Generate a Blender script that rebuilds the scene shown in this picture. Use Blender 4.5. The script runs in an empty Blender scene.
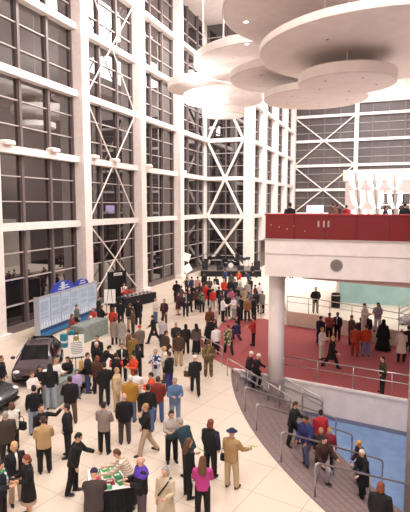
import bpy, bmesh, math, random
from mathutils import Vector, Matrix
random.seed(7)
PI = math.pi
scene = bpy.context.scene
COL = scene.collection
R = math.radians

# ---------------------------------------------------------------- camera frame
F = 500.0
PITCH = math.atan(50/500.0)
YAW = math.atan(185/500.0*math.cos(PITCH))
CAM = Vector((0, 0, 8.0))
FW = Vector((-math.sin(YAW)*math.cos(PITCH), math.cos(YAW)*math.cos(PITCH), -math.sin(PITCH)))
RT = Vector((math.cos(YAW), math.sin(YAW), 0))
UP = RT.cross(FW)

def ray(px, py):
    return FW*F + RT*(px-205) + UP*(256-py)
def at_z(px, py, z=0.0):
    d = ray(px, py); return CAM + d*((z-CAM.z)/d.z)
def at_d(px, py, depth):
    return CAM + ray(px, py)*(depth/F)
def at_y(px, py, y):
    d = ray(px, py); return CAM + d*(y/d.y)
def at_x(px, py, x):
    d = ray(px, py); return CAM + d*(x/d.x)

# ---------------------------------------------------------------- materials
def lin(h):
    if not isinstance(h, str): return h
    c = [int(h[i:i+2], 16)/255 for i in (0, 2, 4)]
    return tuple(x/12.92 if x <= .04045 else ((x+.055)/1.055)**2.4 for x in c)
MATS = {}
def mat(name, col, rough=.6, metal=0., emit=None, estr=1., spec=.5, alpha=None):
    key = (name, col, rough, metal, emit, estr)
    if key in MATS: return MATS[key]
    m = bpy.data.materials.new(name); m.use_nodes = True
    b = m.node_tree.nodes['Principled BSDF']
    b.inputs['Base Color'].default_value = (*lin(col), 1)
    b.inputs['Roughness'].default_value = rough
    b.inputs['Metallic'].default_value = metal
    b.inputs['Specular IOR Level'].default_value = spec
    if emit:
        b.inputs['Emission Color'].default_value = (*lin(emit), 1)
        b.inputs['Emission Strength'].default_value = estr
    MATS[key] = m
    return m
def noisy(name, col, col2, scale=20., rough=.7, kind='noise', stretch=(1, 1, 1), lo=.4, hi=.6, coords='Object'):
    key = (name, col, col2, scale, kind, stretch, lo, hi)
    if key in MATS: return MATS[key]
    m = mat(name+'_', col, rough); MATS.pop(next(k for k, v in MATS.items() if v == m))
    m = m; m.name = name
    nt = m.node_tree; b = nt.nodes['Principled BSDF']
    tc = nt.nodes.new('ShaderNodeTexCoord'); mp = nt.nodes.new('ShaderNodeMapping')
    mp.inputs['Scale'].default_value = stretch
    nt.links.new(tc.outputs[coords], mp.inputs[0])
    if kind == 'noise':
        t = nt.nodes.new('ShaderNodeTexNoise'); t.inputs['Scale'].default_value = scale; t.inputs['Detail'].default_value = 3; out = t.outputs['Fac']
    elif kind == 'voronoi':
        t = nt.nodes.new('ShaderNodeTexVoronoi'); t.inputs['Scale'].default_value = scale
        sp = nt.nodes.new('ShaderNodeSeparateColor'); nt.links.new(t.outputs['Color'], sp.inputs[0]); out = sp.outputs[0]
    else:
        t = nt.nodes.new('ShaderNodeTexWave'); t.inputs['Scale'].default_value = scale; t.inputs['Distortion'].default_value = 1.2
        t.bands_direction = {'wavex': 'X', 'wavez': 'Z', 'waved': 'DIAGONAL'}[kind]; out = t.outputs['Fac']
    nt.links.new(mp.outputs[0], t.inputs['Vector'])
    r = nt.nodes.new('ShaderNodeValToRGB')
    r.color_ramp.elements[0].position = lo; r.color_ramp.elements[0].color = (*lin(col), 1)
    r.color_ramp.elements[1].position = hi; r.color_ramp.elements[1].color = (*lin(col2), 1)
    nt.links.new(out, r.inputs[0]); nt.links.new(r.outputs[0], b.inputs['Base Color'])
    MATS[key] = m
    return m

M_WHITE = noisy('white_paint', 'f0e6e0', 'e9deda', 3, .55)
M_WALL = noisy('warm_white_plaster', 'ece3df', 'e5dbd7', 2, .7)
M_FASCIA = noisy('painted_fascia', 'efe6e3', 'eae0dc', 2, .6)
M_MULL = mat('brown_mullion', '6d5f5e', .45)
M_BAR = mat('pale_glazing_bar', 'b9aeac', .4)
M_GLASS = noisy('night_window_glass', '2a2526', '221e1f', .35, .015)
M_GLASS.node_tree.nodes['Principled BSDF'].inputs['IOR'].default_value = 2.3
M_GLASS.node_tree.nodes['Principled BSDF'].inputs['Specular IOR Level'].default_value = .6
M_GLASS2 = noisy('end_window_glass', '564c4b', '463d3d', .2, .45)
M_STEEL = mat('brushed_steel', 'b9b2b0', .32, .9)
M_DARKMETAL = mat('black_metal', '17161a', .4, .5)
M_BLACK = mat('black_cloth', '121116', .85)
M_RUBBER = mat('black_rubber', '0e0e10', .7)
M_RED = noisy('red_stained_panel', '86121a', '640a12', 9, .3, 'wavex', (1, 1, .1), .2, .8)
M_STAIRC = noisy('mauve_stair_carpet', '8d7a79', '827070', 9, .95)
M_BLUE = noisy('blue_carpet', '83a1ca', '7896c2', 2.0, .95)
M_CARPET = noisy('red_patterned_carpet', 'b25d5d', '9f4c50', 1.5, .95, 'waved', (1, 1.6, 1), .3, .7)
M_PAPER = mat('paper', 'f2efe8', .6)

def floor_mat():
    m = bpy.data.materials.new('cream_terrazzo_tiles'); m.use_nodes = True
    nt = m.node_tree; b = nt.nodes['Principled BSDF']
    tc = nt.nodes.new('ShaderNodeTexCoord'); mp = nt.nodes.new('ShaderNodeMapping')
    mp.inputs['Rotation'].default_value = (0, 0, R(12))
    nt.links.new(tc.outputs['Object'], mp.inputs[0])
    br = nt.nodes.new('ShaderNodeTexBrick')
    br.offset = 0; br.inputs['Scale'].default_value = 1.0
    br.inputs['Brick Width'].default_value = 1.5; br.inputs['Row Height'].default_value = 1.5
    br.inputs['Mortar Size'].default_value = .012; br.inputs['Mortar Smooth'].default_value = .1
    br.inputs['Color1'].default_value = (*lin('e9dac8'), 1); br.inputs['Color2'].default_value = (*lin('e3d3c1'), 1)
    br.inputs['Mortar'].default_value = (*lin('bfa898'), 1)
    nt.links.new(mp.outputs[0], br.inputs['Vector'])
    n = nt.nodes.new('ShaderNodeTexNoise'); n.inputs['Scale'].default_value = 30
    mx = nt.nodes.new('ShaderNodeMix'); mx.data_type = 'RGBA'; mx.blend_type = 'MULTIPLY'; mx.inputs[0].default_value = .12
    nt.links.new(tc.outputs['Object'], n.inputs['Vector'])
    nt.links.new(br.outputs['Color'], mx.inputs[6]); nt.links.new(n.outputs['Color'], mx.inputs[7])
    nt.links.new(mx.outputs[2], b.inputs['Base Color'])
    b.inputs['Roughness'].default_value = .32
    return m
M_FLOOR = floor_mat()

# ---------------------------------------------------------------- mesh helpers
def new(): return bmesh.new()
def add_box(bm, lo, hi, M=None, bevel=0):
    r = bmesh.ops.create_cube(bm, size=1)
    vs = r['verts']
    lo = Vector(lo); hi = Vector(hi)
    for v in vs:
        v.co = Vector((lo[i]+(v.co[i]+.5)*(hi[i]-lo[i]) for i in range(3)))
    if bevel:
        es = list({e for v in vs for e in v.link_edges})
        g = bmesh.ops.bevel(bm, geom=es, offset=bevel, segments=2, affect='EDGES', profile=.6)
        vs = list({v for f in g['faces'] for v in f.verts} | {v for v in vs if v.is_valid})
    if M is not None:
        for v in vs: v.co = M @ v.co
    return bm
def frame(d):
    d = d.normalized()
    a = Vector((1, 0, 0)) if abs(d.x) < .9 else Vector((0, 1, 0))
    u = (a - d*a.dot(d)).normalized()
    return u, d.cross(u)
def add_tube(bm, pts, rad, n=8, cap=True):
    """rad: number, or list of number / (ru, rv)."""
    pts = [Vector(p) for p in pts]
    rings = []
    u = None
    for i, p in enumerate(pts):
        d = (pts[min(i+1, len(pts)-1)] - pts[max(i-1, 0)])
        if u is None: u, v = frame(d)
        else:
            dn = d.normalized(); u = (u - dn*u.dot(dn)).normalized(); v = dn.cross(u)
        r = rad[i] if isinstance(rad, (list, tuple)) else rad
        ru, rv = r if isinstance(r, (list, tuple)) else (r, r)
        rings.append([bm.verts.new(p + u*(ru*math.cos(2*PI*k/n)) + v*(rv*math.sin(2*PI*k/n))) for k in range(n)])
    for a, b in zip(rings, rings[1:]):
        for k in range(n):
            bm.faces.new((a[k], a[(k+1) % n], b[(k+1) % n], b[k]))
    if cap:
        bm.faces.new(rings[0][::-1]); bm.faces.new(rings[-1])
    return bm
def add_lathe(bm, prof, n=32, c=(0, 0, 0)):
    c = Vector(c); rings = []
    for r, z in prof:
        if r < 1e-6: rings.append([bm.verts.new(c + Vector((0, 0, z)))])
        else: rings.append([bm.verts.new(c + Vector((r*math.cos(2*PI*k/n), r*math.sin(2*PI*k/n), z))) for k in range(n)])
    for a, b in zip(rings, rings[1:]):
        if len(a) == 1 and len(b) == 1: continue
        for k in range(n):
            k2 = (k+1) % n
            if len(a) == 1: bm.faces.new((a[0], b[k2], b[k]))
            elif len(b) == 1: bm.faces.new((a[k], a[k2], b[0]))
            else: bm.faces.new((a[k], a[k2], b[k2], b[k]))
    return bm
def add_prism(bm, poly, z0, z1):
    a = [bm.verts.new((p[0], p[1], z0)) for p in poly]
    b = [bm.verts.new((p[0], p[1], z1)) for p in poly]
    n = len(poly)
    bm.faces.new(a[::-1]); bm.faces.new(b)
    for k in range(n): bm.faces.new((a[k], a[(k+1) % n], b[(k+1) % n], b[k]))
    return bm
def add_ell(bm, c, r, M=None, seg=14, rings=9):
    vs = bmesh.ops.create_uvsphere(bm, u_segments=seg, v_segments=rings, radius=1)['verts']
    for v in vs:
        v.co = Vector((v.co.x*r[0], v.co.y*r[1], v.co.z*r[2]))
        if M is not None: v.co = M @ v.co
        v.co += Vector(c)
    return bm
def mesh_of(name, bm, mats, smooth=False):
    bmesh.ops.recalc_face_normals(bm, faces=bm.faces)
    me = bpy.data.meshes.new(name); bm.to_mesh(me); bm.free()
    for m in (mats if isinstance(mats, (list, tuple)) else [mats]): me.materials.append(m)
    if smooth:
        for p in me.polygons: p.use_smooth = True
    return me
def link(name, me, parent=None):
    o = bpy.data.objects.new(name, me); COL.objects.link(o)
    if parent is not None: o.parent = parent
    return o
def obj(name, bm, m, parent=None, smooth=False):
    return link(name, mesh_of(name, bm, m, smooth), parent)
def tag(o, label, cat, group=None, kind=None):
    o['label'] = label; o['category'] = cat
    if group: o['group'] = group
    if kind: o['kind'] = kind
    return o
def thing(name, label, cat, loc=(0, 0, 0), rz=0., group=None, kind=None):
    o = bpy.data.objects.new(name, None); COL.objects.link(o)
    o.location = loc; o.rotation_euler = (0, 0, rz); o.empty_display_size = .2
    return tag(o, label, cat, group, kind)
def struct(name, bm, m, label, cat, smooth=False):
    return tag(obj(name, bm, m, None, smooth), label, cat, None, 'structure')
def copy_tree(o, parent=None):
    c = o.copy(); COL.objects.link(c)
    if parent is not None:
        c.parent = parent
    for ch in list(o.children): copy_tree(ch, c)
    return c
def recolor(o, m, slot=0):
    o.material_slots[slot].link = 'OBJECT'; o.material_slots[slot].material = m

# ================================================================ THE ROOM
XW = -22.3           # glass plane of the long window wall
ZC = 30.4
BANDS = [6.7, 11.45, 16.2, 20.95, 25.7]
COLY = [13.3, 22.6, 32.1, 41.3, 50.4]
SC = Vector((17.0, 29.8)); RO, RI = 25.0, 21.4; NST = 10; RISE = .15
ZB = -NST*RISE
def arc(r, a): return Vector((SC.x + r*math.cos(R(a)), SC.y + r*math.sin(R(a))))
EDGE0, EDGE1 = Vector((-7.0, 22.95)), Vector((3.2, 21.25))      # front edge of the red carpet

# main floor: everything outside the curved stair edge
a0 = 195.9; a1 = 262.
fl = [arc(RO, a0 + (a1-a0)*k/48) for k in range(49)]
poly = [(-23.0, -4), ] + [(p.x, p.y) for p in [arc(RO, 262 - (262-a0)*k/48) for k in range(49)]]
poly[0:1] = [(-23.0, -4), (fl[-1].x, -4)]
carp_back = [(-7.6, 23.3)]
poly += [(-9.1, 24.8), (-10.0, 27.4), (-10.7, 33.2), (-8.2, 34.4), (-6.2, 33.0), (-6.2, 104), (-23.0, 104)]
b = new(); add_prism(b, poly, -.3, 0)
struct('floor', b, M_FLOOR, 'cream tiled floor of the tall glass lobby', 'floor')
# red carpet level with the floor
b = new()
add_prism(b, [(EDGE0.x, EDGE0.y), (EDGE1.x, EDGE1.y), (12, 19.8), (12, 33.2), (-6.2, 33.0), (-8.2, 34.4), (-10.7, 33.2), (-10.0, 27.4), (-9.1, 24.8), (fl[0].x, fl[0].y)], -.3, 0.0)
struct('floor_carpet', b, M_CARPET, 'red patterned carpet floor between stairs and raised floor', 'carpet floor')
# stairs
b = new()
for s in range(NST):
    ro = RO - s*(RO-RI)/NST; ri = RO - (s+1)*(RO-RI)/NST
    z = -(s+1)*RISE
    n = 40
    hi = [arc(ro, 190 + 72*k/n) for k in range(n+1)]; lo = [arc(ri-.02, 190 + 72*k/n) for k in range(n+1)]
    add_prism(b, [(p.x, p.y) for p in hi] + [(p.x, p.y) for p in lo[::-1]], ZB-.3, z)
# keep only what lies in front of the carpet edge
dirE = (EDGE1-EDGE0).normalized(); nE = Vector((-dirE.y, dirE.x))
bmesh.ops.bisect_plane(b, geom=b.verts[:]+b.edges[:]+b.faces[:], plane_co=(EDGE0.x, EDGE0.y, 0), plane_no=(nE.x, nE.y, 0), clear_outer=True)
st = struct('floor_stairs', b, M_STAIRC, 'curved mauve carpeted stairs going down to the blue floor', 'stairs')
b = new()
for s in range(NST+1):
    ro = RO - s*(RO-RI)/NST; z = -s*RISE
    n = 40
    add_prism(b, [(p.x, p.y) for p in [arc(ro+.03, 196 + 66*k/n) for k in range(n+1)]] + [(p.x, p.y) for p in [arc(ro-.01, 262 - 66*k/n) for k in range(n+1)]], z-.02, z+.008) if s < NST else None
bmesh.ops.bisect_plane(b, geom=b.verts[:]+b.edges[:]+b.faces[:], plane_co=(EDGE0.x, EDGE0.y, 0), plane_no=(nE.x, nE.y, 0), clear_outer=True)
obj('stair_nosing', b, mat('stair_nosing', '7d6b6a', .9), st)
# blue lower floor
b = new(); add_prism(b, [(-5.6, 24), (12, 24), (12, 2), (-6, 2)], ZB-.3, ZB-.005)
struct('floor_lower', b, M_BLUE, 'sky blue carpet at the foot of the curved stairs', 'floor')
# wall under the carpet edge (runs along the stairs)
b = new()
p, q = EDGE0 + dirE*.05, EDGE1 + dirE*9
add_prism(b, [(p.x, p.y-.01), (q.x, q.y), (q.x, q.y+.35), (p.x, p.y+.35)], ZB-.3, -.02)
struct('wall_carpet_edge', b, M_WALL, 'low pale wall below the edge of the red carpet', 'wall')
b = new()
add_prism(b, [(p.x+dirE.x*2-nE.x*.05, p.y+dirE.y*2-nE.y*.05), (q.x-nE.x*.05, q.y-nE.y*.05), (q.x, q.y), (p.x+dirE.x*2, p.y+dirE.y*2)], ZB, ZB+.16)
struct('baseboard_carpet_edge', b, mat('slate_base', '7d7f96', .6), 'slate strip along the foot of the pale wall by the blue floor', 'baseboard')
b = new()
add_prism(b, [(p.x-nE.x*.06, p.y-nE.y*.06), (q.x-nE.x*.06, q.y-nE.y*.06), (q.x+nE.x*.12, q.y+nE.y*.12), (p.x+nE.x*.12, p.y+nE.y*.12)], -.06, .03)
struct('trim_1', b, M_FASCIA, 'pale kerb along the front edge of the red carpet', 'trim')

# raised floor under the balcony
RZ = .95
RE = [(-6.3, 33.1), (-4.2, 32.5), (-1.5, 31.2), (1.5, 29.4), (4.5, 27.2), (12, 22.5)]
b = new(); add_prism(b, RE + [(12, 50), (-10.3, 50)], 0.0, RZ)
struct('floor_raised', b, noisy('pale_raised_floor', 'efe2d2', 'e9dccb', 2, .5), 'pale raised floor behind the red carpet', 'floor')

# ceiling and unseen walls
b = new(); add_box(b, (-24, -5, ZC), (16, 95, ZC+.3)); struct('ceiling', b, M_WALL, 'pale ceiling high above the lobby', 'ceiling')
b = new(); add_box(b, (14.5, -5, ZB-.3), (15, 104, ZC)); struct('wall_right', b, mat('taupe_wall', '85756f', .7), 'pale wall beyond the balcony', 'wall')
b = new(); add_box(b, (-24, -5, ZB-.3), (16, -4.6, ZC)); struct('wall_near', b, M_WALL, 'pale wall behind the viewer', 'wall')
b = new(); add_box(b, (-24, -5, -.3), (-22.6, 13.0, ZC)); struct('wall_side', b, M_WALL, 'pale solid wall before the first window bay', 'wall')

def window(name, origin, ax, w, label, nm=2, rows=3, zs=None, mull=.22, barw=.07, glass=M_GLASS, band_h=.46, band_d=.55, mm=M_MULL, z_top=ZC):
    """window bay: origin at floor, ax = along-wall unit, facing = ax rotated -90 (towards the room)."""
    ax = Vector(ax); nrm = Vector((ax.y, -ax.x, 0))
    M = Matrix(((ax.x, -nrm.x, 0, origin[0]), (ax.y, -nrm.y, 0, origin[1]), (0, 0, 1, 0), (0, 0, 0, 1)))
    # local: x along wall, y away from the room (-y = into the room)
    t = thing(name, label, 'window', (0, 0, 0), 0, None, 'structure')
    zs = zs or BANDS
    lev = [0.0] + zs + [z_top]
    for i, (z0, z1) in enumerate(zip(lev, lev[1:])):
        b = new(); add_box(b, (0, .06, z0), (w, .12, z1), M); obj('pane', b, glass, t)
    for k in range(nm):
        x = w*(k+1)/(nm+1)
        b = new(); add_box(b, (x-mull/2, -.16, 0), (x+mull/2, .08, z_top), M); obj('mullion', b, mm, t)
    b = new()
    for s in (0, 1):
        x = s*w
        add_box(b, (x-mull*.6, -.14, 0), (x+mull*.6, .09, z_top), M)
    obj('frame', b, mm, t)
    b = new()
    for i, (z0, z1) in enumerate(zip(lev, lev[1:])):
        n = (rows if z1-z0 < 6 else rows+1) if z1-z0 > 3 else 1
        for k in range(1, n):
            z = z0 + (z1-z0)*k/n
            add_box(b, (0, -.07, z-barw/2), (w, .08, z+barw/2), M)
    obj('glazing_bar', b, M_BAR, t)
    b = new(); add_box(b, (0, -.3, 0), (w, .05, .4), M); obj('sill', b, M_MULL, t)
    for z in zs:
        b = new(); add_box(b, (-.02, -band_d, z-band_h/2), (w+.02, .05, z+band_h/2), M); obj('transom', b, M_WHITE, t)
    return t, M
def xbrace(t, M, w, z0, z1, y, r, m=M_WHITE, name='brace'):
    for s in (0, 1):
        b = new()
        add_tube(b, [M @ Vector((.15 if s == 0 else w-.15, y, z0)), M @ Vector((w-.15 if s == 0 else .15, y, z1))], r, 6)
        obj(name, b, m, t)

for i, y in enumerate(COLY):
    b = new()
    add_box(b, (-22.6, y, 0), (-21.35, y+.95, ZC), None, .03)
    add_box(b, (-22.6, y-.25, 0), (-21.1, y+1.2, .35), None, .03)
    struct('column', b, M_WHITE, ['white square column before the first window bay', 'white square column behind the parked cars', 'tall white square column behind the blue display board', 'white square column behind the black draped table', 'white square column beside the white softbox lamps'][i], 'column')
wl = ['window bay nearest the viewer, mostly out of view', 'tall night window bay above the cars and display board', 'tall window bay crossed by thin diagonal rods', 'tall window bay between two plain columns', 'last tall window bay before the corner panel']
ends = COLY[1:] + [61.0]
for i, (y0, y1) in enumerate(zip(COLY, ends)):
    t, M = window('window_%d' % (i+1), (XW, y0+.95), (0, 1, 0), y1-y0-.95, wl[i])
    if i == 2:
        w = y1-y0-.95
        for z0, z1 in ((.4, 6.7), (6.7, 16.2), (16.2, 25.7)):
            xbrace(t, M, w, z0, z1, -.45, .06)
# corner panel facing the viewer
for x0, x1, lab in ((-23.9, -22.15, 'white column at the inner corner beside the stage'), (-17.1, -16.0, 'white column closing the cross braced corner panel')):
    b = new(); add_box(b, (x0, 60.2, 0), (x1, 61.6, ZC), None, .03)
    struct('column', b, M_WHITE, lab, 'column')
t, M = window('window_6', (-22.15, 61), (1, 0, 0), 5.05, 'narrow window panel with heavy white cross braces above the stage', 1, 3, mull=.12)
for z0, z1 in ((.4, 6.7), (6.7, 16.2), (16.2, 25.7)):
    xbrace(t, M, 5.05, z0, z1, -.4, .17)
# receding wall beyond
ys = [61.6, 69.2, 76.8, 84.4, 92]
for i in range(4):
    t, M = window('window_%d' % (7+i), (-17.0, ys[i]), (0, 1, 0), ys[i+1]-ys[i], ['receding window bay just past the corner panel', 'second receding window bay past the corner panel', 'third receding window bay past the corner panel', 'last receding window bay beside the end wall'][i])
    b = new(); add_box(b, (-17.4, ys[i+1]-1.3, 0), (-16.3, ys[i+1], ZC), None, .03)
    struct('column', b, M_WHITE, ['first', 'second', 'third', 'fourth'][i]+' white column past the corner panel towards the end wall', 'column')
# end wall
XE = [-17, -5.9, 4.6, 14.5]
for i in range(3):
    t, M = window('window_%d' % (11+i), (XE[i], 93), (1, 0, 0), XE[i+1]-XE[i], ['end wall window crossed by white diagonal braces', 'end wall window above the lit upper lobby', 'end wall window farthest from the corner'][i], 3, 3, mull=.16, z_top=25.9, band_d=.5, glass=M_GLASS2, zs=[6.6, 10.9, 15.2, 19.55, 23.9])
    if i == 0:
        for z0, z1 in ((.4, 6.6), (6.6, 15.2), (15.2, 23.9)):
            xbrace(t, M, XE[1]-XE[0], z0, z1, -.5, .12)
    b = new(); add_box(b, (XE[i+1]-.35, 92.2, 0), (XE[i+1]+.35, 93.3, ZC)); struct('column', b, M_WHITE, ['slim white column beside the braced end window', 'slim white column farther along the end wall', 'white column at the end wall corner'][i], 'column')
b = new(); add_box(b, (-17.2, 92.5, 25.8), (15, 93.5, ZC)); struct('wall_end', b, M_WHITE, 'white wall strip above the end windows', 'wall')

# small flood lamps on the transoms
def flood(loc, label):
    t = thing('floodlight', label, 'lamp', loc, 0, 'floodlights along the window beams')
    b = new(); add_box(b, (-.05, -.4, -.1), (.55, .4, .12), None, .03); obj('housing', b, M_WHITE, t)
    b = new(); add_box(b, (.05, -.32, .12), (.5, .32, .14)); obj('lens', b, mat('lamp_lens', 'fff4e6', .2, emit='fff0dd', estr=6), t)
    b = new(); add_box(b, (-.25, -.06, -.06), (-.05, .06, .06)); obj('bracket', b, M_DARKMETAL, t)
for (py_, z, lab) in ((24.6, 11.85, 'white floodlight on the window beam nearest the first column'), (29.0, 11.85, 'white floodlight on the beam mid bay above the display board'),
                     (34.0, 11.85, 'white floodlight on the beam at the start of the braced bay'), (37.2, 11.85, 'white floodlight on the beam where the thin rods cross'),
                     (43.4, 11.85, 'white floodlight on the beam in the bay past the braced one'), (52.0, 11.85, 'white floodlight on the beam in the last long bay')):
    flood((-21.98, py_, z-.07), lab)

# ================================================================ BALCONY
BX0, BX1 = -4.98, 13.0
YB = 21.0
b = new(); add_box(b, (BX0+.05, YB+.05, 5.0), (BX1, 46, 6.5)); struct('floor_balcony', b, M_FASCIA, 'pale balcony slab above the red carpet', 'balcony floor')
b = new()
add_box(b, (BX0, YB, 5.0), (BX1, YB+.12, 5.95)); add_box(b, (BX0, YB-.03, 5.97), (BX1, YB+.12, 6.55))
fa = struct('trim_2', b, M_FASCIA, 'cream fascia band under the red balcony panels', 'fascia')
b = new(); add_box(b, (BX0-.02, YB-.06, 6.55), (BX1, YB+.2, 6.62)); obj('ledge', b, mat('grey_ledge', 'b3aaa6', .5), fa)
t = thing('balcony_parapet', 'dark red panelled balcony parapet above the white fascia', 'parapet', (0, 0, 0), 0, None, 'thing')
xs = BX0
k = 0
while xs < BX1-.1:
    x1 = min(xs+1.25, BX1)
    b = new(); add_box(b, (xs+.012, YB, 6.62), (x1-.012, YB+.1, 7.62), None, .006); obj('red_panel', b, M_RED, t); xs = x1; k += 1
b = new(); add_box(b, (BX0, YB+.03, 6.62), (BX1, YB+.12, 7.62)); obj('backing', b, mat('red_backing', '4d0a10', .6), t)
b = new(); add_box(b, (BX0-.03, YB-.05, 7.62), (BX1, YB+.17, 7.68), None, .01); obj('top_rail', b, mat('dark_red_rail', 'a8242a', .3), t)
b = new(); add_box(b, (BX0, YB+.1, 6.62), (BX0+.1, YB+6, 7.62)); obj('side_panel', b, M_RED, t)
for px in (318.5, 324, 328.5):
    p0 = at_y(px, 224, YB)
    b = new(); add_box(b, (p0.x-.035, YB-.035, p0.z-.13), (p0.x+.035, YB, p0.z+.13), None, .008); obj('steel_strip', b, M_STEEL, t)  # small upright steel strips on the red panels
for px, py in ((271, 225), (279, 227), (287, 229), (294, 226), (305, 231)):
    p0 = at_y(px, py, YB)
    b = new(); add_lathe(b, [(0, 0), (.025, 0), (.025, .015), (0, .015)], 10)
    o = obj('stud', b, M_STEEL, t); o.location = (p0.x, YB, p0.z); o.rotation_euler = (PI/2, 0, 0)
pm = at_y(336.5, 265.5, YB)
t = thing('round_vent', 'round grey vent on the white balcony fascia', 'vent', (pm.x, YB, pm.z))
t.rotation_euler = (PI/2, 0, 0)
b = new(); add_lathe(b, [(0, 0), (.2, 0), (.2, .03), (.255, .035), (.255, 0)], 28); obj('ring', b, mat('grey_ring', '8d8683', .5), t)
b = new(); add_lathe(b, [(0, .02), (.2, .02), (.2, 0)], 28); obj('grille', b, noisy('vent_grille', '8a8380', '5e5856', 30, .5, 'wavex'), t)
# lower soffit beam
pa, pb = at_y(302, 278.5, 21.15), at_y(412, 288.5, 21.15)
b = new()
v = [b.verts.new(c) for c in ((pa.x, 21.15, pa.z), (pb.x+1, 21.15, pb.z-.04), (pb.x+1, 21.15, 5.1), (pa.x, 21.15, 5.1), (pa.x, 23.0, pa.z), (pb.x+1, 22.6, pb.z-.04), (pb.x+1, 22.6, 5.1), (pa.x, 23.0, 5.1))]
for f in ((0, 1, 2, 3), (4, 7, 6, 5), (0, 4, 5, 1), (2, 6, 7, 3), (1, 5, 6, 2), (0, 3, 7, 4)): b.faces.new([v[i] for i in f])
struct('trim_3', b, noisy('rosy_soffit', 'c59d94', 'bd958d', 4, .6), 'rosy sloping beam under the balcony', 'beam')
# round column under balcony
b = new(); add_lathe(b, [(0, -1.5), (.36, -1.5), (.36, 5.1), (0, 5.1)], 32, (-4.68, 22.15, 0))
o = struct('pillar', b, M_FASCIA, 'round white pillar under the end of the red balcony', 'pillar', True)
# near column at the frame edge
b = new(); add_lathe(b, [(0, ZB), (.45, ZB), (.45, ZC), (0, ZC)], 32, (1.17, 15.9, 0))
struct('pillar', b, M_FASCIA, 'white pillar rising from the blue floor at the frame edge', 'pillar', True)
# teal wall under the balcony and its return
b = new(); add_box(b, (-3.35, 37.5, RZ), (13, 37.9, 5.0)); struct('wall_teal', b, noisy('teal_glass_wall', 'a9cdc9', '9dc3c0', 1, .35), 'pale teal wall under the balcony', 'wall')
b = new(); add_box(b, (-3.5, 37.4, RZ), (-3.3, 50, 5.0)); struct('wall_under', b, M_WALL, 'pale return wall under the balcony', 'wall')
b = new(); add_box(b, (-3.3, 37.38, 3.0), (13, 37.5, 3.06)); struct('trim_4', b, M_STEEL, 'thin metal line across the teal wall', 'trim')

# ---------------------------------------------------------------- railings
def railing(label, pts, zs, h=.95, posts=None, mid=True, hoop=True, group='steel handrails', r=.03, gap=.0):
    """pts: 2-D points along the foot, zs: foot heights."""
    t = thing('handrail', label, 'handrail', (pts[0][0], pts[0][1], zs[0]), 0, group)
    o = Vector((pts[0][0], pts[0][1], zs[0]))
    P = [Vector((p[0], p[1], z)) - o for p, z in zip(pts, zs)]
    up = Vector((0, 0, h))
    b = new()
    line = [p+up for p in P]
    if hoop:
        d0 = (P[1]-P[0]).normalized()*.16; d1 = (P[-1]-P[-2]).normalized()*.16
        line = [P[0]+Vector((0, 0, h-.28)), P[0]+Vector((0, 0, h-.08)), P[0]+up*1.0+d0*.5+Vector((0, 0, 0)), P[0]+up+d0*1.3] + line[1:-1] + [P[-1]+up-d1*1.3, P[-1]+up-d1*.5, P[-1]+Vector((0, 0, h-.08)), P[-1]+Vector((0, 0, h-.28))]
    add_tube(b, line, r, 8); obj('rail', b, M_STEEL, t, True)
    if mid:
        b = new(); add_tube(b, [p+Vector((0, 0, h*.62)) for p in P], r*.7, 6); obj('lower_rail', b, M_STEEL, t, True)
    if posts is None:
        posts = P
    else:
        n = posts; posts = []
        seg = [(P[i+1]-P[i]).length for i in range(len(P)-1)]; L = sum(seg)
        for k in range(n):
            d = L*k/(n-1); i = 0
            while i < len(seg)-1 and d > seg[i]: d -= seg[i]; i += 1
            posts.append(P[i] + (P[i+1]-P[i])*(d/seg[i]))
    for p in posts:
        b = new(); add_tube(b, [p - Vector((0, 0, .02)), p+Vector((0, 0, h-.02))], r*.85, 8); obj('post', b, M_STEEL, t, True)
    return t
slope = (ZB)/(RO-RI)
for i, (sx, sy, lab) in enumerate(((-6.25, 20.12, 'steel stair handrail nearest the top of the stairs by the red carpet'), (-5.29, 18.2, 'steel stair handrail second along the curved stair edge from the red carpet'),
                    (-4.28, 16.79, 'steel stair handrail third along the curved stair edge, behind the man in blue'), (-3.01, 14.86, 'steel stair handrail fourth along the curved stair edge from the red carpet'),
                    (-1.62, 13.4, 'steel stair handrail nearest the viewer, in front of the stair climbers'))):
    p = Vector((sx, sy)); n = (SC-p).normalized(); p = SC - n*(RO-.12)
    d = [0, .25, 3.35, 3.75]
    pts = [p + n*x for x in d]
    zs = [-.15, -.15, ZB+.12, ZB]
    railing(lab, [pts[0], pts[1], pts[3]], [0-.0, -.1, ZB], .98, 3, mid=False)
pA = [Vector((-6.95, 21.95)), Vector((-6.5, 21.85)), Vector((-3.8, 21.2))]
railing('steel handrail from the top of the stairs past the descending couple', pA, [-.15, -.3, -1.35], 1.0, 4)
pF = [EDGE0 + dirE*2.75 - nE*.25, EDGE0 + dirE*3.0-nE*.25, EDGE0+dirE*4.6-nE*.25]
railing('short steel handrail along the pale wall past the pillar', pF, [-.85, -.95, ZB], .98, 3)
railing('steel railing along the front edge of the red carpet', [EDGE0+dirE*2.62+nE*.12, EDGE0+dirE*10.6+nE*.12], [.03, .03], 1.0, 6, hoop=False)
railing('steel railing at the top of the stairs on the red carpet', [tuple(at_z(201, 336, 1.0).xy), tuple(at_z(222, 346.5, 1.0).xy)], [0, 0], 1.0, 3)
railing('steel railing where cream floor meets carpet beside the pillar', [(-10.6, 33.4), (-8.2, 34.6), (-6.35, 33.4)], [0, 0, 0], 1.0, 5)
railing('steel railing on the edge of the raised floor', [(x-.0, y+.12) for x, y in RE[:-1]], [RZ]*5, 1.0, 9, hoop=False)

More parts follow.
